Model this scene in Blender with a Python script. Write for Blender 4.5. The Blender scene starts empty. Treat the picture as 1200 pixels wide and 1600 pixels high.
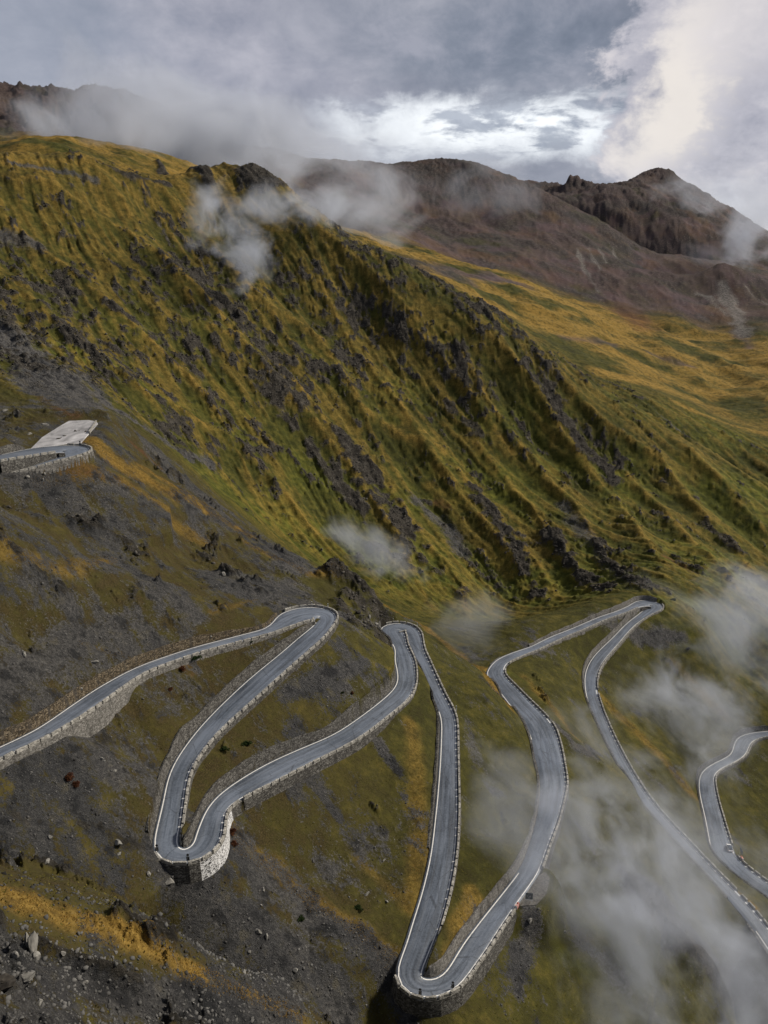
import bpy, bmesh, math, random
import numpy as np
from mathutils import Vector
random.seed(7); rng = np.random.default_rng(7)
R_ = math.radians

# ------------------------------------------------------------------ camera, sky, sun
ZC = 240.0; S = 1.2; PITCH = R_(15.6); F = 1250.0
scene = bpy.context.scene
col = scene.collection
cam_d = bpy.data.cameras.new('camera'); cam = bpy.data.objects.new('camera', cam_d); col.objects.link(cam)
cam.location = (0, 0, ZC); cam.rotation_euler = (math.pi/2-PITCH, 0, 0)
cam_d.sensor_fit = 'HORIZONTAL'; cam_d.sensor_width = 36; cam_d.lens = 36*F/1200
cam_d.clip_start = 0.5; cam_d.clip_end = 20000
scene.camera = cam
scene.view_settings.view_transform = 'Standard'; scene.view_settings.look = 'None'
scene.view_settings.exposure = 0.1; scene.view_settings.gamma = 1
SUN_AZ, SUN_EL = R_(72), R_(38)      # clockwise from +Y, above the horizon
sun_d = bpy.data.lights.new('sun', 'SUN'); sun = bpy.data.objects.new('sun', sun_d); col.objects.link(sun)
sun_d.energy = 4.4; sun_d.angle = R_(9); sun_d.color = (1.0, 0.90, 0.76)
sv = Vector((math.sin(SUN_AZ)*math.cos(SUN_EL), math.cos(SUN_AZ)*math.cos(SUN_EL), math.sin(SUN_EL)))
sun.rotation_euler = sv.to_track_quat('Z', 'Y').to_euler(); sun.location = (0, 0, 900)
cy = scene.cycles
cy.max_bounces = 5; cy.diffuse_bounces = 2; cy.glossy_bounces = 2; cy.volume_bounces = 1; cy.transparent_max_bounces = 16
cy.volume_step_rate = .35; cy.volume_max_steps = 128
cy.use_adaptive_sampling = True; cy.adaptive_threshold = 0.02
cy.use_denoising = True; cy.denoiser = 'OPENIMAGEDENOISE'
scene.render.use_persistent_data = False

# node helper
class N:
    def __init__(s, nt): s.nt = nt; nt.nodes.clear()
    def n(s, t, **k):
        x = s.nt.nodes.new(t)
        for a, b in k.items(): setattr(x, a, b)
        return x
    def link(s, a, b): s.nt.links.new(a, b)
    def inp(s, sock, v):
        if isinstance(v, bpy.types.NodeSocket): s.link(v, sock)
        else: sock.default_value = v
    def math(s, op, a, b=None, c=None, clamp=False):
        x = s.n('ShaderNodeMath', operation=op, use_clamp=clamp); s.inp(x.inputs[0], a)
        if b is not None: s.inp(x.inputs[1], b)
        if c is not None: s.inp(x.inputs[2], c)
        return x.outputs[0]
    def vmath(s, op, a, b=None):
        x = s.n('ShaderNodeVectorMath', operation=op); s.inp(x.inputs[0], a)
        if b is not None:
            s.inp(x.inputs[3] if op == 'SCALE' else x.inputs[1], b)
        return x.outputs['Value'] if op in ('LENGTH', 'DOT_PRODUCT', 'DISTANCE') else x.outputs[0]
    def noise(s, vec, scale, detail=4, rough=.55, dist=0, lac=2.0, out='Fac', typ='FBM'):
        x = s.n('ShaderNodeTexNoise'); x.noise_type = typ
        if vec is not None: s.link(vec, x.inputs['Vector'])
        x.inputs['Scale'].default_value = scale; x.inputs['Detail'].default_value = detail
        x.inputs['Roughness'].default_value = rough; x.inputs['Distortion'].default_value = dist
        x.inputs['Lacunarity'].default_value = lac
        return x.outputs[out]
    def ramp(s, fac, stops, interp='LINEAR'):
        x = s.n('ShaderNodeValToRGB'); s.inp(x.inputs[0], fac); cr = x.color_ramp; cr.interpolation = interp
        while len(cr.elements) < len(stops): cr.elements.new(.5)
        for e, (p, c) in zip(cr.elements, stops): e.position = p; e.color = (*c, 1) if len(c) == 3 else c
        return x.outputs[0]
    def maprange(s, v, a, b, c=0., d=1., smooth=True):
        x = s.n('ShaderNodeMapRange'); x.interpolation_type = 'SMOOTHSTEP' if smooth else 'LINEAR'
        s.inp(x.inputs[0], v); s.inp(x.inputs[1], a); s.inp(x.inputs[2], b); s.inp(x.inputs[3], c); s.inp(x.inputs[4], d)
        return x.outputs[0]
    def mix(s, f, a, b, blend='MIX'):
        x = s.n('ShaderNodeMix', data_type='RGBA', blend_type=blend)
        s.inp(x.inputs[0], f)
        for sock, v in ((x.inputs[6], a), (x.inputs[7], b)):
            if isinstance(v, bpy.types.NodeSocket): s.link(v, sock)
            else: sock.default_value = (*v, 1)
        return x.outputs[2]
    def mapping(s, vec, rot=(0,0,0), scale=(1,1,1), loc=(0,0,0)):
        x = s.n('ShaderNodeMapping'); s.link(vec, x.inputs[0]); x.inputs[1].default_value = loc
        x.inputs[2].default_value = rot; x.inputs[3].default_value = scale
        return x.outputs[0]

def ray(px, py):                      # photo pixel -> world direction with unit forward depth
    cx, cyy = (px-600)/F, (800-py)/F
    return np.array([cx, math.cos(PITCH)+cyy*math.sin(PITCH), -math.sin(PITCH)+cyy*math.cos(PITCH)])
def at_z(px, py, z):                  # z is absolute
    d = ray(px, py); t = (z-ZC)/d[2]; return np.array([0, 0, ZC])+d*t
def at_R(px, py, R):
    d = ray(px, py); t = S*R/math.hypot(d[0], d[1]); return np.array([0, 0, ZC])+d*t

# ------------------------------------------------------------------ world: layered cloud sky
world = bpy.data.worlds.new('World'); scene.world = world; world.use_nodes = True
def build_world():
    g = N(world.node_tree)
    out = g.n('ShaderNodeOutputWorld'); bg = g.n('ShaderNodeBackground'); g.link(bg.outputs[0], out.inputs[0])
    sky = g.n('ShaderNodeTexSky', sky_type='NISHITA', sun_disc=False)
    sky.sun_elevation = SUN_EL; sky.sun_rotation = SUN_AZ; sky.altitude = 2500
    tc = g.n('ShaderNodeTexCoord'); v = g.vmath('NORMALIZE', tc.outputs['Generated'])
    sep = g.n('ShaderNodeSeparateXYZ'); g.link(v, sep.inputs[0]); X, Y, Z = sep.outputs
    az = g.math('ARCTAN2', X, Y); el = g.math('ARCSINE', Z)
    comb = g.n('ShaderNodeCombineXYZ'); g.link(az, comb.inputs[0]); g.link(g.math('MULTIPLY', el, 1.5), comb.inputs[1])
    P = comb.outputs[0]
    n1 = g.noise(P, 3.2, 7, .55, .25)
    n2 = g.noise(g.mapping(P, loc=(4, 2, 0)), 9, 7, .6, .3)
    n3 = g.noise(g.mapping(P, loc=(1, 7, 0)), 26, 6, .62, .2)
    wx = g.math('ADD', g.math('MULTIPLY', g.math('SUBTRACT', n2, .5), .16), g.math('MULTIPLY', g.math('SUBTRACT', n3, .5), .07))
    wy = g.math('ADD', g.math('MULTIPLY', g.math('SUBTRACT', n1, .5), .12), g.math('MULTIPLY', g.math('SUBTRACT', n3, .5), -.05))
    azw = g.math('ADD', az, wx); elw = g.math('ADD', el, wy)
    def pe(px, py):
        d = ray(px, py); return math.atan2(d[0], d[1]), math.asin(d[2]/np.linalg.norm(d))
    def blob(px, py, rx, ry, soft0=1.0, soft1=.35, rot=0):
        a, e = pe(px, py); da = g.math('SUBTRACT', azw, a); de = g.math('SUBTRACT', elw, e)
        c, s_ = math.cos(rot), math.sin(rot)
        u = g.math('ADD', g.math('MULTIPLY', da, c), g.math('MULTIPLY', de, s_))
        w = g.math('SUBTRACT', g.math('MULTIPLY', de, c), g.math('MULTIPLY', da, s_))
        u = g.math('DIVIDE', u, rx/F); w = g.math('DIVIDE', w, ry/F)
        d2 = g.math('SQRT', g.math('ADD', g.math('MULTIPLY', u, u), g.math('MULTIPLY', w, w)))
        return g.maprange(d2, soft0, soft1)
    base = g.ramp(g.math('ADD', g.math('MULTIPLY', n1, .6), g.math('MULTIPLY', n2, .4)), [(.36, (.18, .195, .235)), (.46, (.27, .28, .335)), (.54, (.38, .385, .435)), (.66, (.54, .535, .58))])
    c = base
    # mauve grey bank on the left and towards the top
    c = g.mix(g.math('MULTIPLY', blob(330, 90, 420, 150, 1.2, .1), .75), c, g.ramp(g.math('ADD', g.math('MULTIPLY', n2, .6), g.math('MULTIPLY', n3, .4)), [(.36, (.30, .31, .38)), (.5, (.40, .40, .465)), (.64, (.52, .51, .57))]))
    c = g.mix(g.math('MULTIPLY', blob(10, 60, 230, 130, 1.2, .2), .5), c, (.30, .34, .42))
    # dark blue underside of the cloud deck
    dark = g.math('MULTIPLY', blob(760, 70, 300, 75, 1.25, .3, -.12), .85)
    c = g.mix(dark, c, g.ramp(n2, [(.36, (.125, .15, .195)), (.5, (.195, .22, .275)), (.64, (.32, .33, .39))]))
    # bright band low down where the deck breaks
    band = blob(775, 200, 300, 55, 1.15, .2)
    st = g.noise(g.mapping(P, scale=(1, 2.1, 1), loc=(2.3, .9, 0)), 8, 7, .58, .25)
    brk = g.math('MULTIPLY', band, g.maprange(st, .44, .54))
    c = g.mix(g.math('MULTIPLY', band, .55), c, g.ramp(n3, [(.35, (.36, .41, .49)), (.6, (.60, .66, .74))]))
    c = g.mix(brk, c, (1.0, 1.03, 1.05))
    low = blob(600, 245, 300, 40, 1.1, .1)
    c = g.mix(g.math('MULTIPLY', low, .5), c, (.56, .58, .63))
    # big lit cumulus at the right: grey-mauve body with a warm white flank
    body = blob(1200, 160, 225, 265, 1.0, .86)
    bodyn = g.ramp(g.math('ADD', g.math('MULTIPLY', n2, .65), g.math('MULTIPLY', n3, .35)), [(.36, (.36, .355, .41)), (.48, (.50, .485, .53)), (.6, (.68, .64, .65)), (.7, (.80, .75, .73))])
    c = g.mix(body, c, bodyn)
    lit = g.math('MULTIPLY', blob(1050, 150, 62, 125, 1.15, .25, -.45), body)
    c = g.mix(g.math('MULTIPLY', lit, .85), c, (.88, .81, .73))
    lit2 = g.math('MULTIPLY', blob(1130, 40, 110, 80, 1.2, .2), body)
    c = g.mix(g.math('MULTIPLY', lit2, .5), c, (.76, .71, .69))
    c = g.mix(g.math('MULTIPLY', blob(1130, 330, 130, 45, 1.2, .2), .6), c, (.62, .63, .67))
    # unseen sky overhead and behind, darkened to cut ambient light for contrast
    over = g.maprange(el, .34, .85); back = g.maprange(g.math('ABSOLUTE', az), .9, 1.8)
    c = g.mix(g.math('MULTIPLY', g.math('MAXIMUM', over, back), .55), c, (.085, .10, .135))
    nis = g.vmath('SCALE', sky.outputs[0], .10)
    hor = g.mix(.08, c, nis)
    g.link(hor, bg.inputs['Color']); bg.inputs['Strength'].default_value = 1.0
build_world()

# ------------------------------------------------------------------ numpy noise
_p = rng.permutation(4096).astype(np.int32)
_ga = rng.uniform(0, 2*np.pi, 4096).astype(np.float32); _gx = np.cos(_ga); _gy = np.sin(_ga)
def perlin(x, y):
    xi = np.floor(x).astype(np.int32); yi = np.floor(y).astype(np.int32)
    fx = (x-xi).astype(np.float32); fy = (y-yi).astype(np.float32)
    u = fx*fx*fx*(fx*(fx*6-15)+10); v = fy*fy*fy*(fy*(fy*6-15)+10)
    def g(ix, iy, dx, dy):
        h = _p[(_p[ix & 4095]+iy) & 4095]; return _gx[h]*dx+_gy[h]*dy
    a = g(xi, yi, fx, fy); b = g(xi+1, yi, fx-1, fy); c = g(xi, yi+1, fx, fy-1); d = g(xi+1, yi+1, fx-1, fy-1)
    return (a+u*(b-a))+v*((c+u*(d-c))-(a+u*(b-a)))
def fbm(x, y, octaves, gain=.5, ridged=False):
    s = 0; a = 1.; f = 1.; t = 0
    for k in range(octaves):
        n = perlin(x*f+17.3*k, y*f-9.1*k)
        if ridged: n = 1-2.2*np.abs(n)
        s = s+a*n; t += a; a *= gain; f *= 2.03
    return s/t
def sstep(x, a, b):
    t = np.clip((x-a)/(b-a), 0, 1); return t*t*(3-2*t)

# ------------------------------------------------------------------ the road, both edges traced (left / right of downhill travel)
# each section: (left edge, right edge, height of its end); heights relative to the camera
SEC = [
 ([(-60,1196),(0,1167),(63,1137),(117,1100),(167,1067),(233,1035),(300,1013),(350,1000),(400,988),(422,983)],
  [(-60,1215),(17,1178),(77,1149),(133,1114),(170,1088),(213,1057),(263,1037),(310,1020),(360,1006),(400,994.5),(417,990)], -80.5),
 ([(422,983),(447,968),(463,955),(483,948),(510,948),(523,955),(527,963),(517,980),(497,1000)],
  [(417,990),(450,977.5),(477,968),(492,964),(496,967),(493,975),(483,985)], -82.5),
 ([(497,1000),(450,1043),(400,1090),(367,1120),(333,1153),(307,1187),(293,1217),(287,1260),(283,1293)],
  [(483,985),(450,1013),(400,1052),(357,1090),(317,1130),(283,1173),(263,1210),(253,1253),(242,1297)], -91.5),
 ([(283,1293),(278,1317),(278,1328),(287,1333),(297,1332),(303,1317),(310,1290)],
  [(242,1297),(236,1323),(240,1339),(257,1345),(290,1347),(313,1343),(333,1337),(343,1323),(347,1297)], -93),
 ([(310,1290),(323,1263),(340,1243),(367,1223),(407,1200),(450,1181),(510,1157),(550,1133),(583,1110),(613,1085),(623,1070),(623,1053),(619,1033)],
  [(347,1297),(350,1273),(360,1260),(373,1249),(410,1230),(467,1200),(517,1173),(567,1145),(613,1108),(637,1087),(645,1070),(646,1047),(642,1023)], -101),
 ([(619,1033),(616,1013),(607,993),(599,981),(606,975),(620,972),(635,975),(647,983),(655,997),(663,1020)],
  [(642,1023),(633,1003),(625,994),(619,990),(622,988),(628,988.5),(632,992),(637,1001),(645,1020)], -103),
 ([(663,1020),(677,1053),(693,1087),(707,1110),(713,1133),(713,1167),(713,1233),(713,1267),(709,1333),(700,1387),(688,1433),(673,1483)],
  [(645,1020),(659,1050),(673,1083),(683,1107),(688,1120),(689,1140),(688,1183),(685,1233),(682,1267),(675,1333),(660,1400),(643,1453)], -113),
 ([(673,1483),(662,1513),(660,1527),(667,1534),(677,1536),(687,1528),(710,1500)],
  [(643,1453),(623,1503),(613,1523),(613,1537),(630,1552),(657,1557),(683,1557),(710,1550),(730,1528),(750,1493)], -115.5),
 ([(710,1500),(743,1453),(777,1407),(808,1365),(820,1343),(833,1303),(843,1267),(848,1233),(847,1210),(842,1190),(837,1153),(828,1127)],
  [(750,1493),(777,1453),(803,1417),(837,1372),(845,1357),(857,1323),(870,1287),(878,1253),(882,1230),(877,1200),(870,1173),(861,1147)], -123),
 ([(828,1127),(817,1110),(800,1093),(783,1073),(763,1052),(765,1043),(777,1030),(800,1020),(827,1012)],
  [(861,1147),(850,1133),(827,1107),(800,1077),(787,1060),(786,1048),(793,1037),(810,1028),(843,1014)], -128),
 ([(827,1012),(860,995),(900,980),(933,965),(967,955),(983,947)],
  [(843,1014),(873,1000),(907,985),(933,974),(967,960),(990,951)], -132),
 ([(983,947),(1000,940),(1017,938),(1030,941),(1034,945),(1028,951),(1018,957)],
  [(990,951),(1003,947),(1010,947),(1013,950),(1003,958)], -134),
 ([(1018,957),(1000,968),(983,982),(967,1002),(950,1022),(937,1040),(931,1060),(932,1080),(940,1107)],
  [(1003,958),(983,974),(960,997),(933,1022),(920,1040),(914,1060),(916,1087),(923,1110)], -141),
 ([(940,1107),(957,1147),(977,1187),(1002,1231),(1031,1269),(1066,1304),(1098,1339),(1133,1377),(1171,1418),(1205,1458),(1250,1513)],
  [(923,1110),(943,1154),(963,1193),(984,1228),(1009,1263),(1042,1304),(1071,1335),(1103,1367),(1134,1397),(1162,1428),(1185,1462),(1215,1510)], -156),
 ([(1250,1513),(1262,1528),(1273,1530),(1275,1515),(1262,1485)],
  [(1215,1510),(1240,1545),(1275,1565),(1310,1550),(1305,1500)], -158.5),
 ([(1262,1485),(1235,1438),(1200,1403),(1180,1388),(1153,1368),(1130,1348),(1112,1325),(1108,1304),(1102,1269),(1096,1240),(1095,1217),(1104,1201),(1127,1189),(1145,1179),(1150,1167),(1156,1152),(1171,1146),(1200,1142),(1250,1140),(1340,1143),(1420,1156)],
  [(1305,1500),(1260,1430),(1200,1388),(1177,1371),(1153,1349),(1142,1327),(1133,1301),(1121,1263),(1114,1234),(1112,1217),(1121,1203),(1142,1192),(1160,1182),(1166,1169),(1176,1157),(1200,1151),(1250,1148),(1340,1151),(1420,1165)], -173),
]
def resample(P, n):
    P = np.asarray(P, float); d = np.r_[0, np.cumsum(np.linalg.norm(np.diff(P, axis=0), axis=1))]
    t = np.linspace(0, d[-1], n); return np.stack([np.interp(t, d, P[:, k]) for k in range(P.shape[1])], 1)
def catmull(P, m=6):
    P = np.asarray(P, float); Q = np.vstack([2*P[0]-P[1], P, 2*P[-1]-P[-2]]); out = []
    for i in range(1, len(Q)-2):
        for t in np.linspace(0, 1, m, endpoint=False):
            a, b, c, d = Q[i-1:i+3]
            out.append(.5*((2*b)+(c-a)*t+(2*a-5*b+4*c-d)*t*t+(3*b-a-3*c+d)*t**3))
    out.append(P[-1]); return np.array(out)
ends = []
def solve_road(secs, z0):
    L_, R__, Z_ = [], [], []; zs = z0; ends.clear(); ends.append(0)
    for l, r, z1 in secs:
        l, r = catmull(l), catmull(r); zl = np.linspace(zs, z1, len(l)); zr = np.linspace(zs, z1, len(r))
        for it in range(5):
            wl = np.array([at_z(*p, ZC+S*z) for p, z in zip(l, zl)]); wr = np.array([at_z(*p, ZC+S*z) for p, z in zip(r, zr)])
            def prog(w):
                d = np.r_[0, np.cumsum(np.linalg.norm(np.diff(w[:, :2], axis=0), axis=1))]; return d/d[-1], d[-1]
            pl, Ll = prog(wl); pr, Lr = prog(wr); zl = zs+(z1-zs)*pl; zr = zs+(z1-zs)*pr
        n = max(4, int((Ll+Lr)/2/1.5))
        a, b = resample(wl, n+1), resample(wr, n+1)
        k = 0 if not L_ else 1
        L_ += list(a[k:]); R__ += list(b[k:]); zs = z1; ends.append(len(L_)-1)
    L_, R__ = np.array(L_), np.array(R__); z = (L_[:, 2]+R__[:, 2])/2
    ker = np.array([1, 4, 6, 4, 1])/16.
    def sm(a): 
        p = np.r_[[a[0]]*2, a, [a[-1]]*2]; return np.convolve(p, ker, 'valid')
    for _ in range(2):
        for A in (L_, R__):
            A[:, 0] = sm(A[:, 0]); A[:, 1] = sm(A[:, 1])
    for _ in range(6): z = sm(z)
    L_[:, 2] = z; R__[:, 2] = z
    return L_, R__
RL, RR = solve_road(SEC, -72.5); SE = list(ends)          # SE[k]: first station of section k
# the short piece of road above, with its hairpin at the lay-by
SEC0 = [
 ([(-60,722),(-10,714),(31,706),(62,699),(90,696)], [(-60,730),(-10,722),(40,714),(73,709),(84,708)], -44.5),
 ([(90,696),(112,694),(124,697),(127,702),(116,707)], [(84,708),(92,709),(95,710),(90,716)], -45.5),
 ([(116,707),(85,716),(50,726),(0,740),(-60,761)], [(90,716),(62,725),(40,732),(0,743),(-60,763)], -48.5)]
QL, QR = solve_road(SEC0, -43.5)
def centre(L, R):
    C = (L+R)/2; D = (L-R)/2; w = np.linalg.norm(D[:, :2], axis=1)
    ker = np.ones(7)/7; w2 = np.maximum(w, 2.35)
    w2 = np.convolve(np.r_[[w2[0]]*3, w2, [w2[-1]]*3], ker, 'valid')
    T = np.gradient(C[:, :2], axis=0); T = T/np.linalg.norm(T, axis=1)[:, None]
    D2 = np.c_[-T[:, 1]*w2, T[:, 0]*w2, 0*w2]
    return C, w2, C+D2, C-D2, T
RC, RW, RL, RR, RT = centre(RL, RR); QC, QW, QL, QR, QT = centre(QL, QR)
# lay-by above the upper hairpin, a flat gravel area
LAYBY = np.array([at_z(*p, ZC-S*z) for p, z in [((64,698.5),44.9),((50,698),44.7),((66,683),44.5),((92,667),44.2),((108,658),44.0),((138,656.5),44.0),((149,658),44.05),((152,661.5),44.1),((138,677),44.5),((123,695),45.1),((107,693),45.1),((90,695),45.0)]])
_a = np.c_[LAYBY[:, :2], np.ones(len(LAYBY))]; LPL = np.linalg.lstsq(_a, LAYBY[:, 2], rcond=None)[0]; LAYBY[:, 2] = _a@LPL
PADPX = [(843,1367),(852,1362),(859,1372),(854,1396),(838,1414),(808,1416)]

# ------------------------------------------------------------------ terrain control points: (px, py, R) fixes height by the sight line
CP = [
 # skyline of the near green slope
 (-150,250,640),(0,250,640),(130,250,660),(270,290,680),(340,272,740),(420,280,720),(500,340,660),(600,402,620),(680,445,610),(770,490,600),(880,570,590),(1000,650,580),(1100,710,572),(1200,775,560),(1350,860,540),
 # face of the green slope
 (-150,380,540),(0,380,560),(0,470,490),(-150,470,480),(100,400,560),(200,360,610),(330,380,640),(420,400,620),(100,500,480),(200,480,520),(300,450,560),(450,500,560),(560,500,580),
 (300,600,470),(400,600,490),(200,600,430),(450,700,450),(550,620,510),(600,800,430),(700,600,540),(850,700,510),(750,780,460),(750,900,400),(660,880,395),(900,850,425),(1000,780,490),
 (900,925,385),(840,975,345),(1000,910,380),(1080,900,400),(1200,880,470),(1350,950,460),(1120,800,500),(1150,980,370),(1220,1010,370),(1100,1000,340),
 # left scree and the ground behind the lay-by
 (-150,560,400),(0,560,410),(-150,640,310),(0,620,340),(60,560,420),(130,610,360),(110,640,320),(170,650,300),(60,650,305),(0,680,280),(-150,690,250),
 # spur crest between the road slope and the ravine
 (180,675,290),(215,705,290),(260,750,290),(330,790,286),(400,838,282),(470,880,272),(530,905,252),(575,945,240),(598,970,236),
 # ravine floor and foot behind it
 (260,690,380),(350,760,385),(430,820,385),(500,870,375),(570,925,350),(640,972,300),(700,1040,262),(760,1100,222),
 # slope carrying the loops
 (-150,800,190),(0,800,205),(-150,900,160),(0,880,170),(150,880,195),(300,780,262),(300,860,232),(430,900,232),
 # near spur, bottom left
 (-150,1340,70),(0,1385,68),(120,1425,68),(230,1480,66),(340,1545,66),(450,1600,66),(560,1680,66),(-150,1440,58),(0,1480,60),(100,1540,58),(200,1600,57),(0,1600,48),(0,1800,34),(300,1800,42),(600,1900,48),(900,1900,62),(1200,1900,78),
 (60,1370,86),(180,1410,84),(300,1490,82),(430,1570,77),
 # hollow behind the near crest
 (-150,262,860),(100,252,820),(300,300,860),(450,345,800),(600,430,760),
 # golden alps
 (600,408,900),(660,420,950),(760,455,950),(850,480,960),(760,500,760),(880,520,900),(940,560,880),(900,600,720),(1000,590,860),(1060,630,800),(1000,640,700),(1100,690,700),(1200,710,720),(1350,760,700),
 (1000,520,1050),(1100,570,1000),(1200,600,960),(1350,640,940),(1100,640,850),(1200,650,840),(1200,690,760),
 # brown mountain
 (620,390,1150),(700,400,1250),(800,430,1250),(900,470,1200),(1000,500,1180),(1100,540,1120),(1200,560,1080),(700,340,1600),(850,380,1500),(1000,440,1380),
 (420,243,1900),(500,255,1950),(560,262,2000),(640,264,2050),(700,263,2050),(750,262,2050),(800,285,2000),(870,318,1950),(950,352,1850),(1000,378,1780),(1060,403,1700),(1120,440,1500),(1200,470,1400),(1130,415,1480),(1090,465,1380),
 (1200,520,1200),(1350,500,1300),(420,330,1300),(520,330,1350),(600,330,1500),
 # left peak
 (-150,130,1500),(0,135,1500),(40,133,1500),(90,140,1520),(160,140,1650),(220,165,1700),(300,205,1750),(360,225,1850),(0,200,1250),(150,240,1150),(-150,220,1150),(280,262,1050),(0,238,1000),
 # right peak and the gap
 (840,312,2500),(860,312,2700),(905,318,2400),(975,290,2900),(930,303,2950),(1030,267,2900),(1080,290,2850),(1130,330,2750),(1165,352,2650),(1210,385,2500),(1350,430,2300),(930,340,2300),(1000,360,2250),(1060,380,2200),(1100,405,1950),(1200,420,1900),(800,295,3200),(740,300,3100),(845,303,3100),(880,310,3600),
]
pts = [at_R(*c) for c in CP]
def behind(px, py, R, R2, dz):      # hidden ground beyond a crest
    p = at_R(px, py, R); f = R2/R; pts.append(np.array([p[0]*f, p[1]*f, p[2]-dz*S]))
for px, py, R, dz in [(600,402,620,26),(770,490,600,28),(880,570,590,32),(1000,650,580,36),(1100,710,572,38),(1200,775,560,38),(1350,860,540,38)]: behind(px, py, R, R*1.10, dz)
for px, py, R in [(0,250,640),(130,250,660),(270,290,680)]: behind(px, py, R, R*1.12, 14)
for px, py, R in [(420,243,1900),(560,262,2000),(750,262,2050),(870,318,1950),(1000,378,1780)]: behind(px, py, R, R*1.15, 90)
for px, py, R in [(-150,130,1500),(0,135,1500),(160,140,1650),(300,205,1750)]: behind(px, py, R, R*1.2, 60)
for px, py, R in [(975,290,2900),(930,303,2950),(1030,267,2900),(1130,330,2750)]: behind(px, py, R, R*1.3, 200)
for px, py, R in [(0,1385,68),(230,1480,66),(450,1600,66)]: behind(px, py, R, R*1.12, 4.5)
for px in (-300, 300, 900, 1500): pts.append(at_R(px, 300, 4800)+np.array([0, 0, -500]))
for a in (-50, -25, 0, 25, 50):
    pts.append(np.array([9*math.sin(R_(a)), 9*math.cos(R_(a)), ZC-16.]))
for C_, W_ in ((RC, RW), (QC, QW)):
    pts += [c+np.array([0, 0, -.1]) for c in C_[::5]]
pts.append(LAYBY.mean(0)); pts += list(LAYBY[2:8])
# ground between the loops: (px, py, height relative to the camera before scaling)
CZ = [(420,1168,-92.6),(500,1126,-94.3),(570,1086,-96.4),(342,1213,-91.6),(0,980,-62),(-150,1000,-62),(120,960,-66),(250,940,-70),
 (-150,1300,-80),(60,1300,-84),(150,1200,-84),(180,1330,-90),
 (290,1420,-101.5),(220,1410,-98),(380,1440,-105),(450,1330,-104.5),(560,1300,-107.5),(600,1400,-111),(540,1450,-109.5),(560,1520,-113),(640,1620,-123),(470,1540,-110),(720,1600,-124),
 (620,1250,-107),(760,1300,-117.5),(740,1180,-113),(760,1080,-117),(700,1030,-112),
 (900,1500,-131),(860,1420,-126),(1000,1450,-141),(1100,1520,-154),(1000,1570,-145),(900,1600,-140),(1200,1600,-170),(1000,1330,-140),(930,1250,-136),
 (1080,1210,-160),(1060,1120,-157),(1000,1060,-148),(1150,1050,-160),(1250,1250,-176),(1190,1300,-172),(1350,1100,-180)]
for px, py, z in CZ: pts.append(at_z(px, py, ZC+S*z))
P3 = np.array(pts)
def logpolar(x, y): return np.arctan2(x, y), .5*np.log(x*x+y*y)
cu, cv = logpolar(P3[:, 0], P3[:, 1])
def tps(r2): return np.where(r2 > 0, .5*r2*np.log(np.maximum(r2, 1e-12)), 0)
n = len(P3); A = np.zeros((n+3, n+3)); A[:n, :n] = tps((cu[:, None]-cu)**2+(cv[:, None]-cv)**2)+np.eye(n)*2e-5
A[:n, n] = 1; A[:n, n+1] = cu; A[:n, n+2] = cv; A[n:, :n] = A[:n, n:].T
zref = np.exp(cv)                       # height as a fraction of distance keeps far control points from swamping near ones
sol = np.linalg.solve(A, np.r_[(P3[:, 2]-ZC)/zref, 0, 0, 0])
def base_coarse(U, V):
    o = np.zeros(U.shape)
    for i in range(0, U.size, 20000):
        u = U.ravel()[i:i+20000]; v = V.ravel()[i:i+20000]
        o.ravel()[i:i+20000] = tps((u[:, None]-cu)**2+(v[:, None]-cv)**2)@sol[:n]+sol[n]+sol[n+1]*u+sol[n+2]*v
    return o
UG = np.linspace(R_(-46), R_(46), 240); VG = np.linspace(math.log(8), math.log(6000), 620)
UU, VV = np.meshgrid(UG, VG, indexing='ij'); BASE = base_coarse(UU, VV)
def cubic_axis(G, f, axis):
    f = np.clip(f, 1, G.shape[axis]-2.001); i = f.astype(int); t = f-i
    return i, [((-t+2)*t-1)*t/2, (((3*t-5)*t)*t+2)/2, ((-3*t+4)*t+1)*t/2, ((t-1)*t*t)/2]
# grid of the ground sheet: bearings x distances, finer where it is seen large
Q = 1.0 if not globals().get('DRAFT') else 2.0
th = np.concatenate([np.arange(-46, -33.5, .25), np.arange(-33.5, 33.5, .069*Q), np.arange(33.5, 46.01, .25)])*math.pi/180
def rows(a, b, s): return list(np.arange(math.log(a), math.log(b), s))
vr = np.array(rows(9, 50, .02)+rows(50, 540, .0022*Q)+rows(540, 1300, .003*Q)+rows(1300, 5600, .0055*Q))
NT, NR = len(th), len(vr)
iu, wu = cubic_axis(BASE, (th-UG[0])/(UG[1]-UG[0]), 0); iv, wv = cubic_axis(BASE, (vr-VG[0])/(VG[1]-VG[0]), 1)
tmp = sum(wu[k][:, None]*BASE[iu-1+k] for k in range(4)); Z = sum(wv[k][None]*tmp[:, iv-1+k] for k in range(4))
TH, VR = np.meshgrid(th, vr, indexing='ij'); RAD = np.exp(VR)
X = (RAD*np.sin(TH)).astype(np.float32); Y = (RAD*np.cos(TH)).astype(np.float32)
Z = (Z*RAD+ZC).astype(np.float64)
RADf = RAD.astype(np.float32)
def height(x, y, G=None):               # bilinear look-up in the sheet
    G = Z if G is None else G
    t = np.arctan2(x, y); v = .5*np.log(np.asarray(x)**2+np.asarray(y)**2)
    a = np.interp(t, th, np.arange(NT)); b = np.interp(v, vr, np.arange(NR))
    i = np.minimum(a.astype(int), NT-2); j = np.minimum(b.astype(int), NR-2); a = a-i; b = b-j
    return (G[i, j]*(1-a)+G[i+1, j]*a)*(1-b)+(G[i, j+1]*(1-a)+G[i+1, j+1]*a)*b
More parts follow.
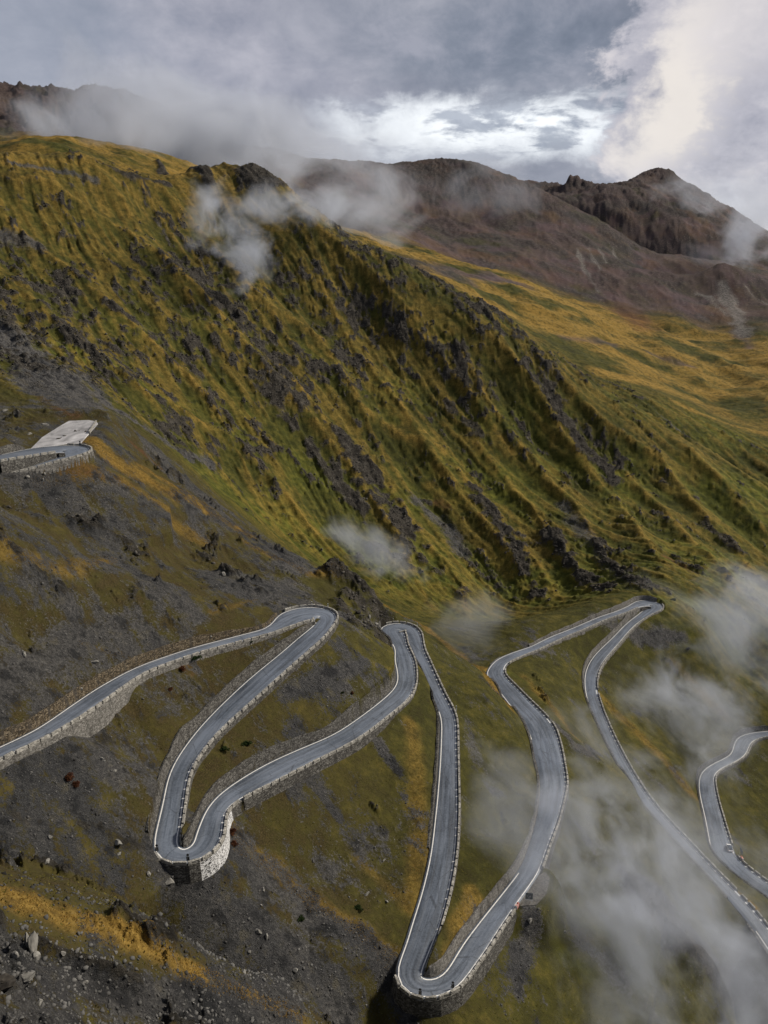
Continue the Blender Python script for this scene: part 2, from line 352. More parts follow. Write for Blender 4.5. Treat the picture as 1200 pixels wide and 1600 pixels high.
def hit(px, py, rmin=25, rmax=5000):    # first place the sight line meets the ground
    d = ray(px, py); d = d/math.hypot(d[0], d[1]); r = np.exp(np.linspace(math.log(rmin), math.log(rmax), 3000))
    zz = height(r*d[0], r*d[1]); k = np.nonzero(zz > ZC+r*d[2])[0]
    k = k[0] if len(k) else 2999
    return np.array([r[k]*d[0], r[k]*d[1], zz[k]]), r[k]
ZB = Z.copy()
# ------------------------------------------------------------------ shaping the ground
def window(P, pad):
    x, y = P[:, 0], P[:, 1]; t, v = np.arctan2(x, y), .5*np.log(x*x+y*y); r = np.exp(v).min()
    k = pad/max(r-pad*.6, 12)
    a = np.searchsorted(th, t.min()-k); b = np.searchsorted(th, t.max()+k)
    c = np.searchsorted(vr, v.min()-k*1.1); d = np.searchsorted(vr, v.max()+k)
    return slice(max(a, 0), min(b, NT)), slice(max(c, 0), min(d, NR))
def seg_dist(P, pad):                   # distance to a world polyline inside its window
    w = window(P, pad); x, y = X[w], Y[w]; D = np.full(x.shape, 1e9, np.float32); Tt = np.zeros(x.shape, np.float32)
    for i in range(len(P)-1):
        ax, ay = P[i, :2]; bx, by = P[i+1, :2]; dx, dy = bx-ax, by-ay; l2 = dx*dx+dy*dy+1e-9
        t = np.clip(((x-ax)*dx+(y-ay)*dy)/l2, 0, 1); d = np.hypot(x-ax-t*dx, y-ay-t*dy)
        m = d < D; D[m] = d[m]; Tt[m] = (i+t[m])/(len(P)-1)
    return w, D, Tt
# distance to the road and the cone of heights the roadside walls allow
def st_near(E, px, py, lo, hi):
    v = E[lo:hi]-np.array([0, 0, ZC]); dep = v[:, 1]*math.cos(PITCH)-v[:, 2]*math.sin(PITCH); up = v[:, 1]*math.sin(PITCH)+v[:, 2]*math.cos(PITCH)
    return lo+int(np.argmin(np.hypot(600+F*v[:, 0]/dep-px, 800-F*up/dep-py)))
T0, T1 = st_near(RR, 85, 1144, 0, SE[1]), st_near(RR, 200, 1068, 0, SE[1])
def drop(rd, i):                         # how far the valley-side masonry may fall below the road
    if rd: return 1.5 if i < 20 else 2.6
    px_ = [(SE[3]-3, SE[4]+6, 3.4), (T0, T1, 4.4), (SE[7]-6, SE[8]+40, 3.2), (SE[10]-6, SE[11], 3.6), (SE[4], SE[5], 2.2), (SE[14], SE[15], 5.)]
    return next((d for a, b, d in px_ if a <= i <= b), 1.1)
def rise(rd, i): return 2.6 if (not rd and SE[2]-4 <= i <= SE[3]-10) else 4.4 if (not rd and SE[4]+6 <= i <= SE[5]-4) else 1.3
DR = np.full(Z.shape, 1e3, np.float32); ZR = np.zeros(Z.shape, np.float32)
UP = np.full(Z.shape, 1e5, np.float32); LO = np.full(Z.shape, -1e5, np.float32)
for rd_, (C_, W_) in enumerate(((RC, RW), (QC, QW))):
    for i in range(0, len(C_)-1):
        P = C_[i:i+2]; w = window(P, 30); x, y = X[w], Y[w]
        if x.size == 0: continue
        ax, ay, az = P[0]; dx, dy, dz = P[1]-P[0]; t = np.clip(((x-ax)*dx+(y-ay)*dy)/(dx*dx+dy*dy+1e-9), 0, 1)
        d = np.hypot(x-ax-t*dx, y-ay-t*dy)-(W_[i]*(1-t)+W_[i+1]*t); z = az+t*dz
        m = d < DR[w]; DR[w] = np.where(m, d, DR[w]); ZR[w] = np.where(m, z, ZR[w])
        dd = np.maximum(d-.4, 0); ok = d < 30
        UP[w] = np.where(ok, np.minimum(UP[w], z+rise(rd_, i)+1.05*dd), UP[w]); LO[w] = np.where(ok, np.maximum(LO[w], z-drop(rd_, i)-.78*dd), LO[w])
nearroad = 1-sstep(DR, 2, 24)
# coordinates across and along the fall of the green slope
RIBS = [[(804,529),(879,608),(950,679),(1033,733),(1075,792),(1137,854),(1180,912)],[(742,512),(800,570),(846,637),(908,733),(967,800),(1010,860),(1050,905)],
 [(700,520),(762,640),(837,742),(896,800),(950,880)],[(970,741),(1040,815),(1096,875),(1150,930)],[(742,700),(829,804),(880,870),(930,930)],[(680,700),(770,808),(840,900),(880,950)],
 [(392,475),(470,520),(504,546),(567,650),(658,708),(720,790)],[(492,433),(558,567),(642,667),(700,729)],[(575,462),(642,521),(692,579),(742,640),(800,720)],[(429,567),(517,683),(600,754),(658,850),(720,930),(760,1000)],
 [(262,500),(375,541),(450,633),(508,692),(560,760),(620,850),(680,960)],[(200,596),(304,671),(375,712),(454,800),(525,880)],[(140,262),(190,320),(250,415),(325,480),(380,540)],[(0,285),(80,300),(140,345),(200,375),(260,420),(300,480)],
 [(150,262),(260,312),(320,380),(380,450),(440,520)],[(0,345),(100,430),(200,520),(300,610),(360,680)],[(0,440),(110,540),(200,610),(280,680)],[(420,300),(500,370),(560,420),(620,480),(680,540)],[(1060,700),(1130,770),(1200,850)],[(620,640),(700,760),(780,860),(830,930)]]
RW_ = [np.array([hit(*p, rmin=250)[0] for p in r]) for r in RIBS]
dirs = np.array([r[-1, :2]-r[0, :2] for r in RW_]); dmean = dirs.sum(0); dmean /= np.linalg.norm(dmean)
print('rib dir', dmean)
AL = X*dmean[0]+Y*dmean[1]; AC = X*dmean[1]-Y*dmean[0]
wob = fbm(X/130, Y/130, 3)*28
green = sstep(RADf, 300*S, 390*S)*(1-sstep(RADf, 700*S, 800*S))
far_ = sstep(RADf, 700*S, 850*S); near = 1-sstep(RADf, 290*S, 360*S)
rib = fbm((AC+wob)/48, AL/420, 2, ridged=True); rib2 = fbm((AC+wob*.8)/17+5, AL/170, 3, .6, ridged=True)
rib3 = fbm((AC+wob*.8+4*perlin(X/22, Y/22))/8.5+9, AL/46, 3, .6, ridged=True)
H = green*(2.2*rib+4.4*rib2+2.0*rib3-1.5)
for r in RW_:
    ww, D, Tt = seg_dist(r, 46)
    D2 = np.abs(D+2.5*perlin(X[ww]/14, Y[ww]/14)); e = np.minimum(1, 6*Tt+.25)*np.minimum(1, (1-Tt)*5+.1)
    H[ww] = np.maximum(H[ww], 0)*0+H[ww]*(1-.45*np.exp(-(D/18)**2)*e)+e*(6*np.exp(-(D2/9)**1.2)-1.2*np.exp(-((D-22)/8)**2))*green[ww]
# near ground: broad swells and gullies running down to the right
gul = fbm((AC+wob*.3)/13, AL/60, 3, ridged=True)
H += near*(1-nearroad)*(2.2*fbm(X/26, Y/26, 4)+1.25*gul)+near*(1-.75*nearroad)*.5*fbm(AC/4.5, AL/18, 3, ridged=True)
# distant mountains: spurs and gullies
fx, fy = X/150+wob/300, Y/360
H += far_*(20*fbm(X/260+wob/400, Y/520, 4, .42, ridged=True)+5*fbm((X+Y*.35)/70, (Y-X*.35)/330, 3, ridged=True)-6)
craggy = sstep(RADf, 1900*S, 2300*S); leftpk = sstep(-X, 330, 520)*sstep(RADf, 1080*S, 1300*S)
H += craggy*(22*fbm(X/120, Y/190, 5, .55, ridged=True)-26)*sstep(Z-ZC, 60, 220)
H += leftpk*(30*fbm(X/75, Y/150, 5, .6, ridged=True)-34)-24*sstep(RADf, 1250*S, 1650*S)*(1-leftpk)*(1-craggy)
for px, py, R, dz, wd in [(864,298,2950,60,34),(890,286,2950,105,42),(903,289,2950,120,36),(925,297,2950,85,34),(948,289,2950,70,44)]:
    p = at_R(px, py, R); d_ = np.abs(np.hypot(X-p[0], (Y-p[1])*.8)+10*perlin(X/22, Y/40)); zt = p[2]-Z; H += np.where((d_ < wd*3.2) & (RADf > 2200*S), np.clip(zt, 0, 260)*np.exp(-(d_/wd)**1.3), 0)
ROCK = np.zeros(Z.shape, np.float32); SCREE = ROCK.copy(); GOLD = ROCK.copy(); VIOL = ROCK.copy(); RUST = ROCK.copy(); LUSH = ROCK.copy()
warp = (fbm(X/9, Y/9, 4)*1.1+fbm(X/40, Y/40, 2)*.6).astype(np.float32)
warpF = (fbm(X/70, Y/70, 5)*1.6).astype(np.float32)
def paint(G, pix, width, k=1., soft=.45, add=None, rmin=25, wr=.5):
    hs = [hit(*p, rmin=rmin) for p in pix]; P = np.array([h[0] for h in hs]); r = np.mean([h[1] for h in hs])
    wd = width*r/F*1.25; ww, D, Tt = seg_dist(P, wd*1.8)
    wn = warp[ww] if r < 750 else warpF[ww]
    v = sstep(1-D/wd+wn*wr*1.6, .5-soft, .5+soft)*k
    G[ww] = np.maximum(G[ww], v) if k > 0 else G[ww]*(1+v)
    if add is not None: H[ww] += add*np.clip(v, 0, 1)
# rocky crags: in the middle of the green slope, on steep sides of ribs, by noise
cr = fbm((AC+wob)/26, AL/52, 4)+.35*fbm(X/9, Y/9, 3)
dark_band = np.exp(-((Z-ZC+35)/95)**2)
crn = .65*fbm((AC+wob)/26, AL/60, 6, .68)+.6*fbm(X/10, Y/10, 5, .68)-.06*rib2
ROCK = np.maximum(ROCK, green*sstep(crn+.17*dark_band-.10*rib+.10*cr, -.04, .27)).astype(np.float32)
LUSH = (green*sstep(fbm(X/60+9, Y/60, 5, .6)-.0022*(Z-ZC), 0.08, .7)).astype(np.float32)
SCREE = np.maximum(SCREE, near*sstep(.04*sstep(-X, -10, 30)+.75*fbm(X/26, Y/26, 7, .64)-.07*sstep(X, -32, -5)+.35*fbm(AC/5, AL/22, 5, .6)-.02-.05*sstep(X, -10, 60)+.06*(1-sstep(RAD, 70, 140))+.22*fbm(X/3.5, Y/3.5, 4, .7), -.16, .24)).astype(np.float32)
ROCK = np.maximum(ROCK, near*sstep(.7*fbm(X/14+3, Y/14, 6, .65)+.1*(1-sstep(RAD, 60, 150))+.08*sstep(-X, 0, 60), .17, .30)*.9).astype(np.float32)
# colour zones placed where the photograph has them
for p, w, k in [([(-80,480),(0,530),(60,580),(125,640)],62,1),([(130,600),(165,640),(230,680),(330,735)],20,.9),([(0,640),(60,640)],30,.8),([(0,1040),(150,990)],48,.85),([(330,905),(450,925)],55,1),([(180,880),(300,960)],38,.9),
   ([(240,1370),(380,1480),(520,1580)],75,1),([(470,1430),(600,1510),(640,1620)],55,1),([(0,1180),(60,1190),(140,1180)],34,.9),([(20,1230),(120,1290),(210,1350),(300,1420)],42,.85),
   ([(60,1540),(200,1560),(350,1600)],80,1),([(0,1480),(60,1520)],30,.8),([(440,1095),(520,1070),(570,1060)],26,.9),([(250,1130),(280,1110)],14,.6),([(590,1160),(600,1180),(625,1210)],16,.8),([(480,1225),(530,1290)],14,.8),([(430,1235),(480,1270)],8,.6),
   ([(730,1130),(745,1200)],20,.6),([(860,1130),(900,1190),(930,1180)],30,.9),([(1020,1440),(1100,1500),(1160,1580)],60,1),([(900,1480),(960,1560)],50,.7),([(830,1470),(800,1560)],30,.9),([(940,970),(1010,1000),(1060,1000)],28,.8),([(0,760),(-40,760)],10,.3),
   ([(650,790),(700,830),(720,870)],24,.7),([(880,800),(940,880),(1000,920)],22,.6),([(150,290),(20,265)],8,.7),([(0,380),(60,400)],18,.7)]:
    paint(SCREE, p, w, k)
for p, w, k, a in [([(522,908),(560,930),(590,958),(610,995)],34,1,4.2),([(548,938),(575,972),(602,1008)],30,1,1.8),([(530,950),(560,985)],18,.8,.6),([(320,880),(400,930)],24,1,.8),([(740,780),(800,860),(850,950)],20,.9,0),([(540,700),(600,790),(640,850)],30,1,0),([(420,620),(500,720),(560,800)],26,.9,0),
   ([(860,850),(950,930)],20,1,1),([(930,860),(1010,930)],16,1,1),([(850,610),(900,690),(960,760)],20,.95,0),([(1100,830),(1160,880)],16,.8,0),([(340,265),(400,285)],20,1,4),([(250,280),(330,300)],12,.9,2),([(475,370),(510,400)],14,.8,2),([(600,515),(630,540)],9,1,3),([(345,470),(375,500)],14,1,2),([(150,265),(200,290),(260,300)],9,.8,1),([(30,455),(120,470)],16,.7,1),([(180,500),(240,540)],18,.9,0),([(390,560),(480,650)],14,.9,0),
   ([(640,870),(720,940)],22,.8,0),([(560,850),(640,900)],20,.8,0),([(700,640),(760,700)],14,.8,0),([(110,820),(200,860)],12,.7,.6),([(60,1500),(220,1560)],14,.7,.4),([(1050,1480),(1130,1560)],30,.9,1),([(0,800),(100,820)],10,.4,0)]:
    paint(ROCK, p, w, k*(.8 if p[0][1] < 900 and p[0][0] > 380 else 1), add=a, wr=.95 if p[0][1] < 900 else .5)
for p, w, k in [([(-60,1375),(60,1420),(130,1447),(250,1505),(350,1556),(460,1606)],42,1),([(130,690),(180,725),(300,790),(390,840)],26,1),([(60,760),(200,770),(320,850)],24,.55),([(380,850),(480,900),(530,915)],12,.8),([(0,870),(90,900)],16,.5),([(330,1120),(420,1060)],12,.3),([(640,1130),(660,1300),(640,1420)],24,.45),([(225,735),(330,800)],16,.8),([(360,1300),(430,1370),(560,1460),(620,1500)],30,.7),([(555,915),(640,970),(720,1030),(800,1100)],9,.9),([(700,1020),(780,1060)],10,.8),([(0,860),(100,900),(180,880)],16,.5),
   ([(0,262),(130,262),(200,300)],9,.7),([(330,960),(400,940)],8,.4),([(360,1320),(470,1400),(560,1460)],22,.45),([(620,1400),(560,1350)],20,.35),([(740,1400),(700,1500)],22,.7),([(1130,1380),(1180,1420)],9,.9),([(950,1100),(1080,1240)],18,.5),([(820,1060),(900,1160)],15,.5),([(1050,1040),(1130,1120)],12,.3),([(130,1010),(300,1040)],10,.4)]:
    paint(GOLD, p, w, k)
for r in RW_: 
    ww, D, Tt = seg_dist(r, 16); G = GOLD[ww]; GOLD[ww] = np.maximum(G, .75*np.exp(-((D+3*warp[ww])/4.5)**2)*green[ww]*sstep(warp[ww]+.25, -.2, .5))
GOLD = np.maximum(GOLD, green*sstep(Z-ZC+45*warp, 10, 150)*.38+green*.36*sstep(rib2+.5*warp, .5, .85))
for p, w, k in [([(360,1290),(370,1330)],14,.9),([(210,700),(290,760)],10,.8),([(1040,880),(1080,900)],14,.8),([(110,1215),(120,1230)],12,.7),([(280,1040),(300,1050)],12,.6),([(40,600),(110,650)],16,.8),([(100,740),(180,760)],14,.6),([(680,790),(700,800)],10,.6)]:
    paint(RUST, p, w, k)
for p, w, k in [([(370,1270),(380,1280)],10,.9),([(300,1190),(330,1210)],10,.6),([(1000,950),(1100,950),(1160,1000)],24,.8),([(790,1050),(840,1080)],10,.7),([(20,550),(200,600)],12,.8),([(150,660),(190,700)],10,.9),([(880,1530),(920,1570)],26,.6),([(60,540),(260,640)],10,.8)]:
    paint(LUSH, p, w, k)
# colours of the far country
for p, w, k in [([(430,330),(560,400),(700,440),(800,455)],55,1),([(620,330),(800,380)],60,.7),([(1000,450),(1100,520)],30,.7),([(1130,500),(1170,560)],14,.8),([(1010,570),(1080,590)],10,.8),([(880,540),(960,560)],16,.6)]:
    paint(VIOL, p, w, k, rmin=760*S)
for p, w, k in [([(900,395),(960,460),(1000,520)],34,.9),([(840,340),(1000,420)],20,.5),([(1040,340),(1100,400)],40,.7),([(1140,440),(1160,520)],12,.9)]:
    paint(RUST, p, w, k, rmin=760*S)
for p, w, k in [([(900,380),(912,420),(935,460)],8,.55),([(920,385),(940,430)],6,.5),([(936,385),(950,410)],5,.5),([(958,376),(964,394)],6,.6),([(1130,450),(1150,500),(1162,540)],20,.62),([(1085,462),(1110,475),(1135,505)],9,.5),([(1165,455),(1200,485)],8,.6),([(1085,468),(1110,470)],5,.7),([(1025,650),(1060,680)],7,.9),([(765,550),(790,590)],6,.8)]:
    paint(SCREE, p, w, k, rmin=600*S if p[0][1] > 540 else 760*S)
for p, w, k in [([(600,405),(700,435),(850,480),(1000,510)],14,1),([(740,495),(900,505)],14,.9),([(940,590),(1060,630)],22,1),([(1000,560),(1100,590),(1200,590)],18,.9),([(1080,400),(1060,420)],14,.7),([(1060,640),(1200,690)],14,.9),([(1150,600),(1200,640)],30,.7),([(900,480),(1040,520),(1200,560)],12,.6)]:
    paint(GOLD, p, w, k, rmin=700*S)
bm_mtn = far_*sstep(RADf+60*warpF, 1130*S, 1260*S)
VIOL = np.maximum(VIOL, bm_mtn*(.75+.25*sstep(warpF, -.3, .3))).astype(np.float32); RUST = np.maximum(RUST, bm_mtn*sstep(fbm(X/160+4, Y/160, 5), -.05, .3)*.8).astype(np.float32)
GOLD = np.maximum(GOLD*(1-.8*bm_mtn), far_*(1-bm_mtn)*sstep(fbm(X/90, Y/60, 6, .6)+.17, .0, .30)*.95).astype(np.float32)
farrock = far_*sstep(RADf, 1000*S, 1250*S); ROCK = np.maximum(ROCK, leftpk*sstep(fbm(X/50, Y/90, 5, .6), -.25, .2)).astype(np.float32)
ROCK = np.maximum(ROCK, farrock*sstep(fbm(X/90, Y/170, 4)+.0011*(Z-ZC), -.05, .4)).astype(np.float32)
ROCK *= 1-nearroad*.35
# small relief: crags, clods, stones
q1 = fbm(X/7.5, Y/7.5, 4, ridged=True); q2 = fbm(X/2.1, Y/2.1, 3); q3 = fbm(X/16, Y/16, 5, ridged=True)
amp = np.clip(DR/3., .12, 1)
q0 = fbm(X/3.4+7, Y/3.4, 3, .6, ridged=True)
H += green*(ROCK*(1.8*q3+1.7*q1+.7*q0)+.8*q1+.5*q2)
H += near*amp*((.35+.5*SCREE)*q2*.6+.4*q1*(.4+.6*SCREE)+ROCK*(2.2*q1+.8*q3+.3+sstep(RADf, 230, 300)*(2.4*fbm(X/5, Y/5, 4, .62, ridged=True)-.4)))
H += far_*(ROCK*6*q3+1.6*fbm(X/22, Y/22, 5, .6))+(1-bm_mtn)*far_*(9*fbm((X+.2*Y)/150, (Y-.2*X)/62, 5, .5, ridged=True)-4)+bm_mtn*(5*fbm((X-.25*Y+wob)/44, Y/150, 5, .62, ridged=True)+7*sstep(Z-ZC, 60, 190)*fbm(X/48+8, Y/70, 5, .62, ridged=True))
H += (1-near-green-far_).clip(0, 1)*(.6*q1+.4*q2)
Z = Z+H
# cut the road bed in
Z = np.minimum(np.maximum(Z, LO), np.maximum(UP, LO))
BED = (.32+.0013*RADf).astype(np.float32); Z = np.where(DR < BED, ZR-.35, Z)
# flatten the lay-by
def in_poly(x, y, P):
    c = np.zeros(x.shape, bool); n_ = len(P)
    for i in range(n_):
        x0, y0 = P[i][:2]; x1, y1 = P[(i+1) % n_][:2]
        c ^= ((y0 > y) != (y1 > y)) & (x < (x1-x0)*(y-y0)/(y1-y0+1e-12)+x0)
    return c
def terrace(P, plane, reach, below):
    ww_, Dl, _ = seg_dist(np.vstack([P, P[:1]]), reach+6); tz = plane[0]*X[ww_]+plane[1]*Y[ww_]+plane[2]-below
    k = np.where(in_poly(X[ww_], Y[ww_], P), 1, 1-sstep(Dl, 1., reach)); k = np.where(DR[ww_] < BED[ww_], 0, k); Z[ww_] = Z[ww_]*(1-k)+tz*k
terrace(LAYBY, LPL, 11, .25)
_i = SE[8]+int(.33*(SE[9]-SE[8])); PADZ = None
for j in range(SE[8], SE[9]):
    c_ = RR[j]; v = c_-np.array([0, 0, ZC]); dep = v[1]*math.cos(PITCH)-v[2]*math.sin(PITCH); xx = 600+F*v[0]/dep
    if xx > 822: PADZ = c_[2]-.03; break
PAD = np.array([at_z(*p, PADZ) for p in PADPX]); terrace(PAD, (0, 0, PADZ), 6, .15)
print('terrain verts', Z.size)
def grid_mesh(name):
    me = bpy.data.meshes.new(name); nv = NT*NR
    me.vertices.add(nv); co = np.stack([X, Y, Z.astype(np.float32)], -1).reshape(-1)
    me.vertices.foreach_set('co', co.astype(np.float32))
    i = np.arange(NT-1)[:, None]*NR+np.arange(NR-1)[None]; i = i.reshape(-1)
    q = np.stack([i, i+NR, i+NR+1, i+1], -1).astype(np.int32)[:, ::-1]
    # seen from above: counter-clockwise
    nq = len(q); me.loops.add(nq*4); me.polygons.add(nq)
    me.loops.foreach_set('vertex_index', q.reshape(-1)); me.polygons.foreach_set('loop_start', np.arange(nq, dtype=np.int32)*4)
    me.update(calc_edges=True)
    me.shade_smooth()
    return me
# ------------------------------------------------------------------ ground material
def new_mat(name):
    m = bpy.data.materials.new(name); m.use_nodes = True; g = N(m.node_tree)
    o = g.n('ShaderNodeOutputMaterial'); b = g.n('ShaderNodeBsdfPrincipled'); g.link(b.outputs[0], o.inputs[0])
    return m, g, b, o
def ground_material():
    m, g, b, o = new_mat('alpine_ground')
    pos = g.n('ShaderNodeNewGeometry').outputs['Position']
    a = g.n('ShaderNodeAttribute', attribute_name='kind_a'); sa = g.n('ShaderNodeSeparateColor'); g.link(a.outputs['Color'], sa.inputs[0])
    c = g.n('ShaderNodeAttribute', attribute_name='kind_b'); sc = g.n('ShaderNodeSeparateColor'); g.link(c.outputs['Color'], sc.inputs[0])
    rock, scree, gold = sa.outputs; viol, rust, lush = sc.outputs
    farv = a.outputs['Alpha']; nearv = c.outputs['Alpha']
    nb = g.noise(pos, .035, 5, .6); nm = g.noise(pos, .22, 6, .62); nf = g.noise(pos, 1.3, 6, .7); nx = g.noise(pos, 4.5, 4, .7)
    grass = g.ramp(g.math('ADD', g.math('MULTIPLY', nb, .30), g.math('ADD', g.math('MULTIPLY', nm, .45), g.math('MULTIPLY', nf, .25))), [(.34, (.014, .014, .005)), (.45, (.034, .037, .007)), (.54, (.070, .067, .013)), (.66, (.165, .130, .030))])
    fineg = g.noise(pos, 2.6, 5, .75)
    grass = g.mix(g.maprange(fineg, .42, .68, 0, .75), grass, (.018, .020, .008))
    grass = g.mix(g.maprange(fineg, .40, .24, 0, .6), grass, (.17, .135, .045))
    grass = g.mix(lush, grass, g.ramp(nm, [(.35, (.034, .043, .008)), (.65, (.115, .120, .018))]))
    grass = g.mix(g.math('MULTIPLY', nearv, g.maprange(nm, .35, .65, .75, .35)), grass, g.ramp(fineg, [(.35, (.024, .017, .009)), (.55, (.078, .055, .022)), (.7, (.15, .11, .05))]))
    goldc = g.ramp(nf, [(.3, (.11, .066, .016)), (.5, (.24, .15, .032)), (.7, (.42, .28, .075))])
    gk = g.math('MULTIPLY', gold, g.maprange(nm, .32, .6, .35, 1.))
    c0 = g.mix(gk, grass, goldc)
    rustc = g.ramp(nf, [(.3, (.05, .022, .012)), (.6, (.14, .055, .03)), (.75, (.2, .085, .05))])
    rk = g.math('MULTIPLY', rust, g.maprange(nf, .35, .6, .2, .85))
    c0 = g.mix(rk, c0, rustc)
    nfar = g.noise(pos, .0065, 6, .62); nfar2 = g.noise(g.mapping(pos, loc=(900, 40, 0), scale=(1, .4, 1)), .013, 6, .65)
    violc = g.ramp(nfar, [(.34, (.024, .025, .030)), (.45, (.055, .048, .053)), (.54, (.085, .060, .070)), (.66, (.12, .088, .082))])
    violc = g.mix(g.maprange(nfar2, .5, .66, 0, .6), violc, (.13, .075, .048)); violc = g.mix(g.maprange(nfar2, .45, .3, 0, .8), violc, (.045, .045, .020))
    violc = g.mix(g.maprange(nm, .56, .68, 0, .5), violc, (.20, .17, .15))
    c0 = g.mix(g.math('MULTIPLY', viol, .9), c0, violc)
    screec = g.ramp(g.math('ADD', g.math('MULTIPLY', nf, .6), g.math('MULTIPLY', nx, .4)), [(.3, (.022, .022, .024)), (.47, (.062, .061, .062)), (.58, (.12, .117, .112)), (.70, (.30, .29, .27))])
    screec = g.mix(g.maprange(nb, .42, .62, 0, .65), screec, g.ramp(nx, [(.3, (.014, .015, .018)), (.55, (.045, .047, .052)), (.7, (.13, .13, .13))]))
    screec = g.mix(g.maprange(nm, .48, .36, 0, .75), screec, (.016, .017, .020)); screec = g.mix(g.maprange(nm, .56, .68, 0, .6), screec, g.ramp(nx, [(.35, (.05, .045, .024)), (.6, (.17, .155, .12))]))
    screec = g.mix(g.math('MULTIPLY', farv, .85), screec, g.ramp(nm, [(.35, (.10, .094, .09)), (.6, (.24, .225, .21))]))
    sk = g.maprange(g.math('ADD', scree, g.math('ADD', g.math('MULTIPLY', g.math('SUBTRACT', nf, .5), 1.6), g.math('MULTIPLY', g.math('SUBTRACT', fineg, .5), .9))), .34, .66)
    c0 = g.mix(sk, c0, screec)
    vor = g.n('ShaderNodeTexVoronoi', feature='F1'); g.link(pos, vor.inputs['Vector']); vor.inputs['Scale'].default_value = .7; vor.inputs['Randomness'].default_value = 1
    rockc = g.ramp(g.math('ADD', g.math('MULTIPLY', nf, .55), g.math('MULTIPLY', nm, .45)), [(.36, (.010, .009, .008)), (.48, (.032, .029, .025)), (.58, (.07, .064, .055)), (.70, (.16, .15, .135))])
    rkk = g.maprange(g.math('ADD', rock, g.math('MULTIPLY', g.math('SUBTRACT', nf, .5), 1.1)), .38, .66)
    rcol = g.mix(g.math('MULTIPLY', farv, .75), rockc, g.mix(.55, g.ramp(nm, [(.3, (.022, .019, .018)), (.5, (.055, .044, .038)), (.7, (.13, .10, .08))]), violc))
    c0 = g.mix(rkk, c0, rcol)
    c0 = g.mix(g.math('MULTIPLY', nearv, .22), c0, (.008, .009, .006))  # cloud shade over the near ground, put into its colour
    g.link(c0, b.inputs['Base Color']); b.inputs['Roughness'].default_value = .95
    b.inputs['Specular IOR Level'].default_value = .12
    hgt = g.math('ADD', g.math('MULTIPLY', nf, .7), g.math('MULTIPLY', nx, .3))
    bm_ = g.n('ShaderNodeBump'); g.link(hgt, bm_.inputs['Height']); g.inp(bm_.inputs['Distance'], g.math('ADD', g.math('ADD', .35, g.math('MULTIPLY', farv, 1.5)), g.math('MULTIPLY', g.math('MAXIMUM', rkk, sk), .75)))
    bm_.inputs['Strength'].default_value = 1.
    g.link(bm_.outputs[0], b.inputs['Normal'])
    return m
ground = bpy.data.objects.new('ground', grid_mesh('ground')); col.objects.link(ground); ground['kind'] = 'structure'
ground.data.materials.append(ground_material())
def attr(me, name, chans):
    at = me.attributes.new(name, 'FLOAT_COLOR', 'POINT'); at.data.foreach_set('color', np.stack(chans, -1).astype(np.float32).reshape(-1))
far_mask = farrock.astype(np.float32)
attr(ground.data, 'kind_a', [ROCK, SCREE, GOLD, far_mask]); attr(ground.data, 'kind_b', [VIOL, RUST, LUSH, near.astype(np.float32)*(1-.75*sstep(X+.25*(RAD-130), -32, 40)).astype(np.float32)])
# ------------------------------------------------------------------ helpers for things
def link_mesh(name, V, Fc, mats, parent=None, smooth=False, mi=None, uv=None):
    me = bpy.data.meshes.new(name); me.from_pydata([tuple(map(float, v)) for v in V], [], [tuple(f) for f in Fc])
    for m in (mats if isinstance(mats, (list, tuple)) else [mats]): me.materials.append(m)
    if mi is not None: me.polygons.foreach_set('material_index', np.array(mi, dtype=np.int32))
    if uv is not None:
        ul = me.uv_layers.new(name='UVMap'); idx = np.zeros(len(me.loops), dtype=np.int32); me.loops.foreach_get('vertex_index', idx)
        ul.data.foreach_set('uv', np.asarray(uv, dtype=np.float32)[idx].reshape(-1))
    if smooth: me.shade_smooth()
    me.update()
    o = bpy.data.objects.new(name, me); col.objects.link(o)
    if parent: o.parent = parent
    return o
def thing(name, label, cat, loc=(0, 0, 0), group=None, rot=(0, 0, 0)):
    o = bpy.data.objects.new(name, None); col.objects.link(o); o.location = tuple(map(float, loc)); o.rotation_euler = rot
    o.empty_display_size = .3; tag(o, label, cat, group); return o
def tag(o, label, cat, group=None):
    o['label'] = label; o['category'] = cat
    if group: o['group'] = group
    return o
def box(V, Fc, c, s, rz=0, jit=0):
    b = len(V); cr, sr = math.cos(rz), math.sin(rz)
    for dz in (-1, 1):
        for dx, dy in ((-1, -1), (1, -1), (1, 1), (-1, 1)):
            x, y = dx*s[0]/2+random.uniform(-jit, jit), dy*s[1]/2+random.uniform(-jit, jit)
            V.append((c[0]+x*cr-y*sr, c[1]+x*sr+y*cr, c[2]+dz*s[2]/2+random.uniform(-jit, jit)))
    Fc += [(b, b+3, b+2, b+1), (b+4, b+5, b+6, b+7), (b, b+1, b+5, b+4), (b+1, b+2, b+6, b+5), (b+2, b+3, b+7, b+6), (b+3, b, b+4, b+7)]
def cyl(V, Fc, p0, p1, r0, r1, n=10):
    p0, p1 = Vector(p0), Vector(p1); ax = (p1-p0).normalized(); u = ax.orthogonal().normalized(); w = ax.cross(u); b = len(V)
    for p, r in ((p0, r0), (p1, r1)):
        for k in range(n):
            a = 2*math.pi*k/n; V.append(tuple(p+u*math.cos(a)*r+w*math.sin(a)*r))
    for k in range(n): Fc.append((b+k, b+(k+1) % n, b+n+(k+1) % n, b+n+k))
    Fc.append(tuple(b+n-1-k for k in range(n))); Fc.append(tuple(b+n+k for k in range(n)))
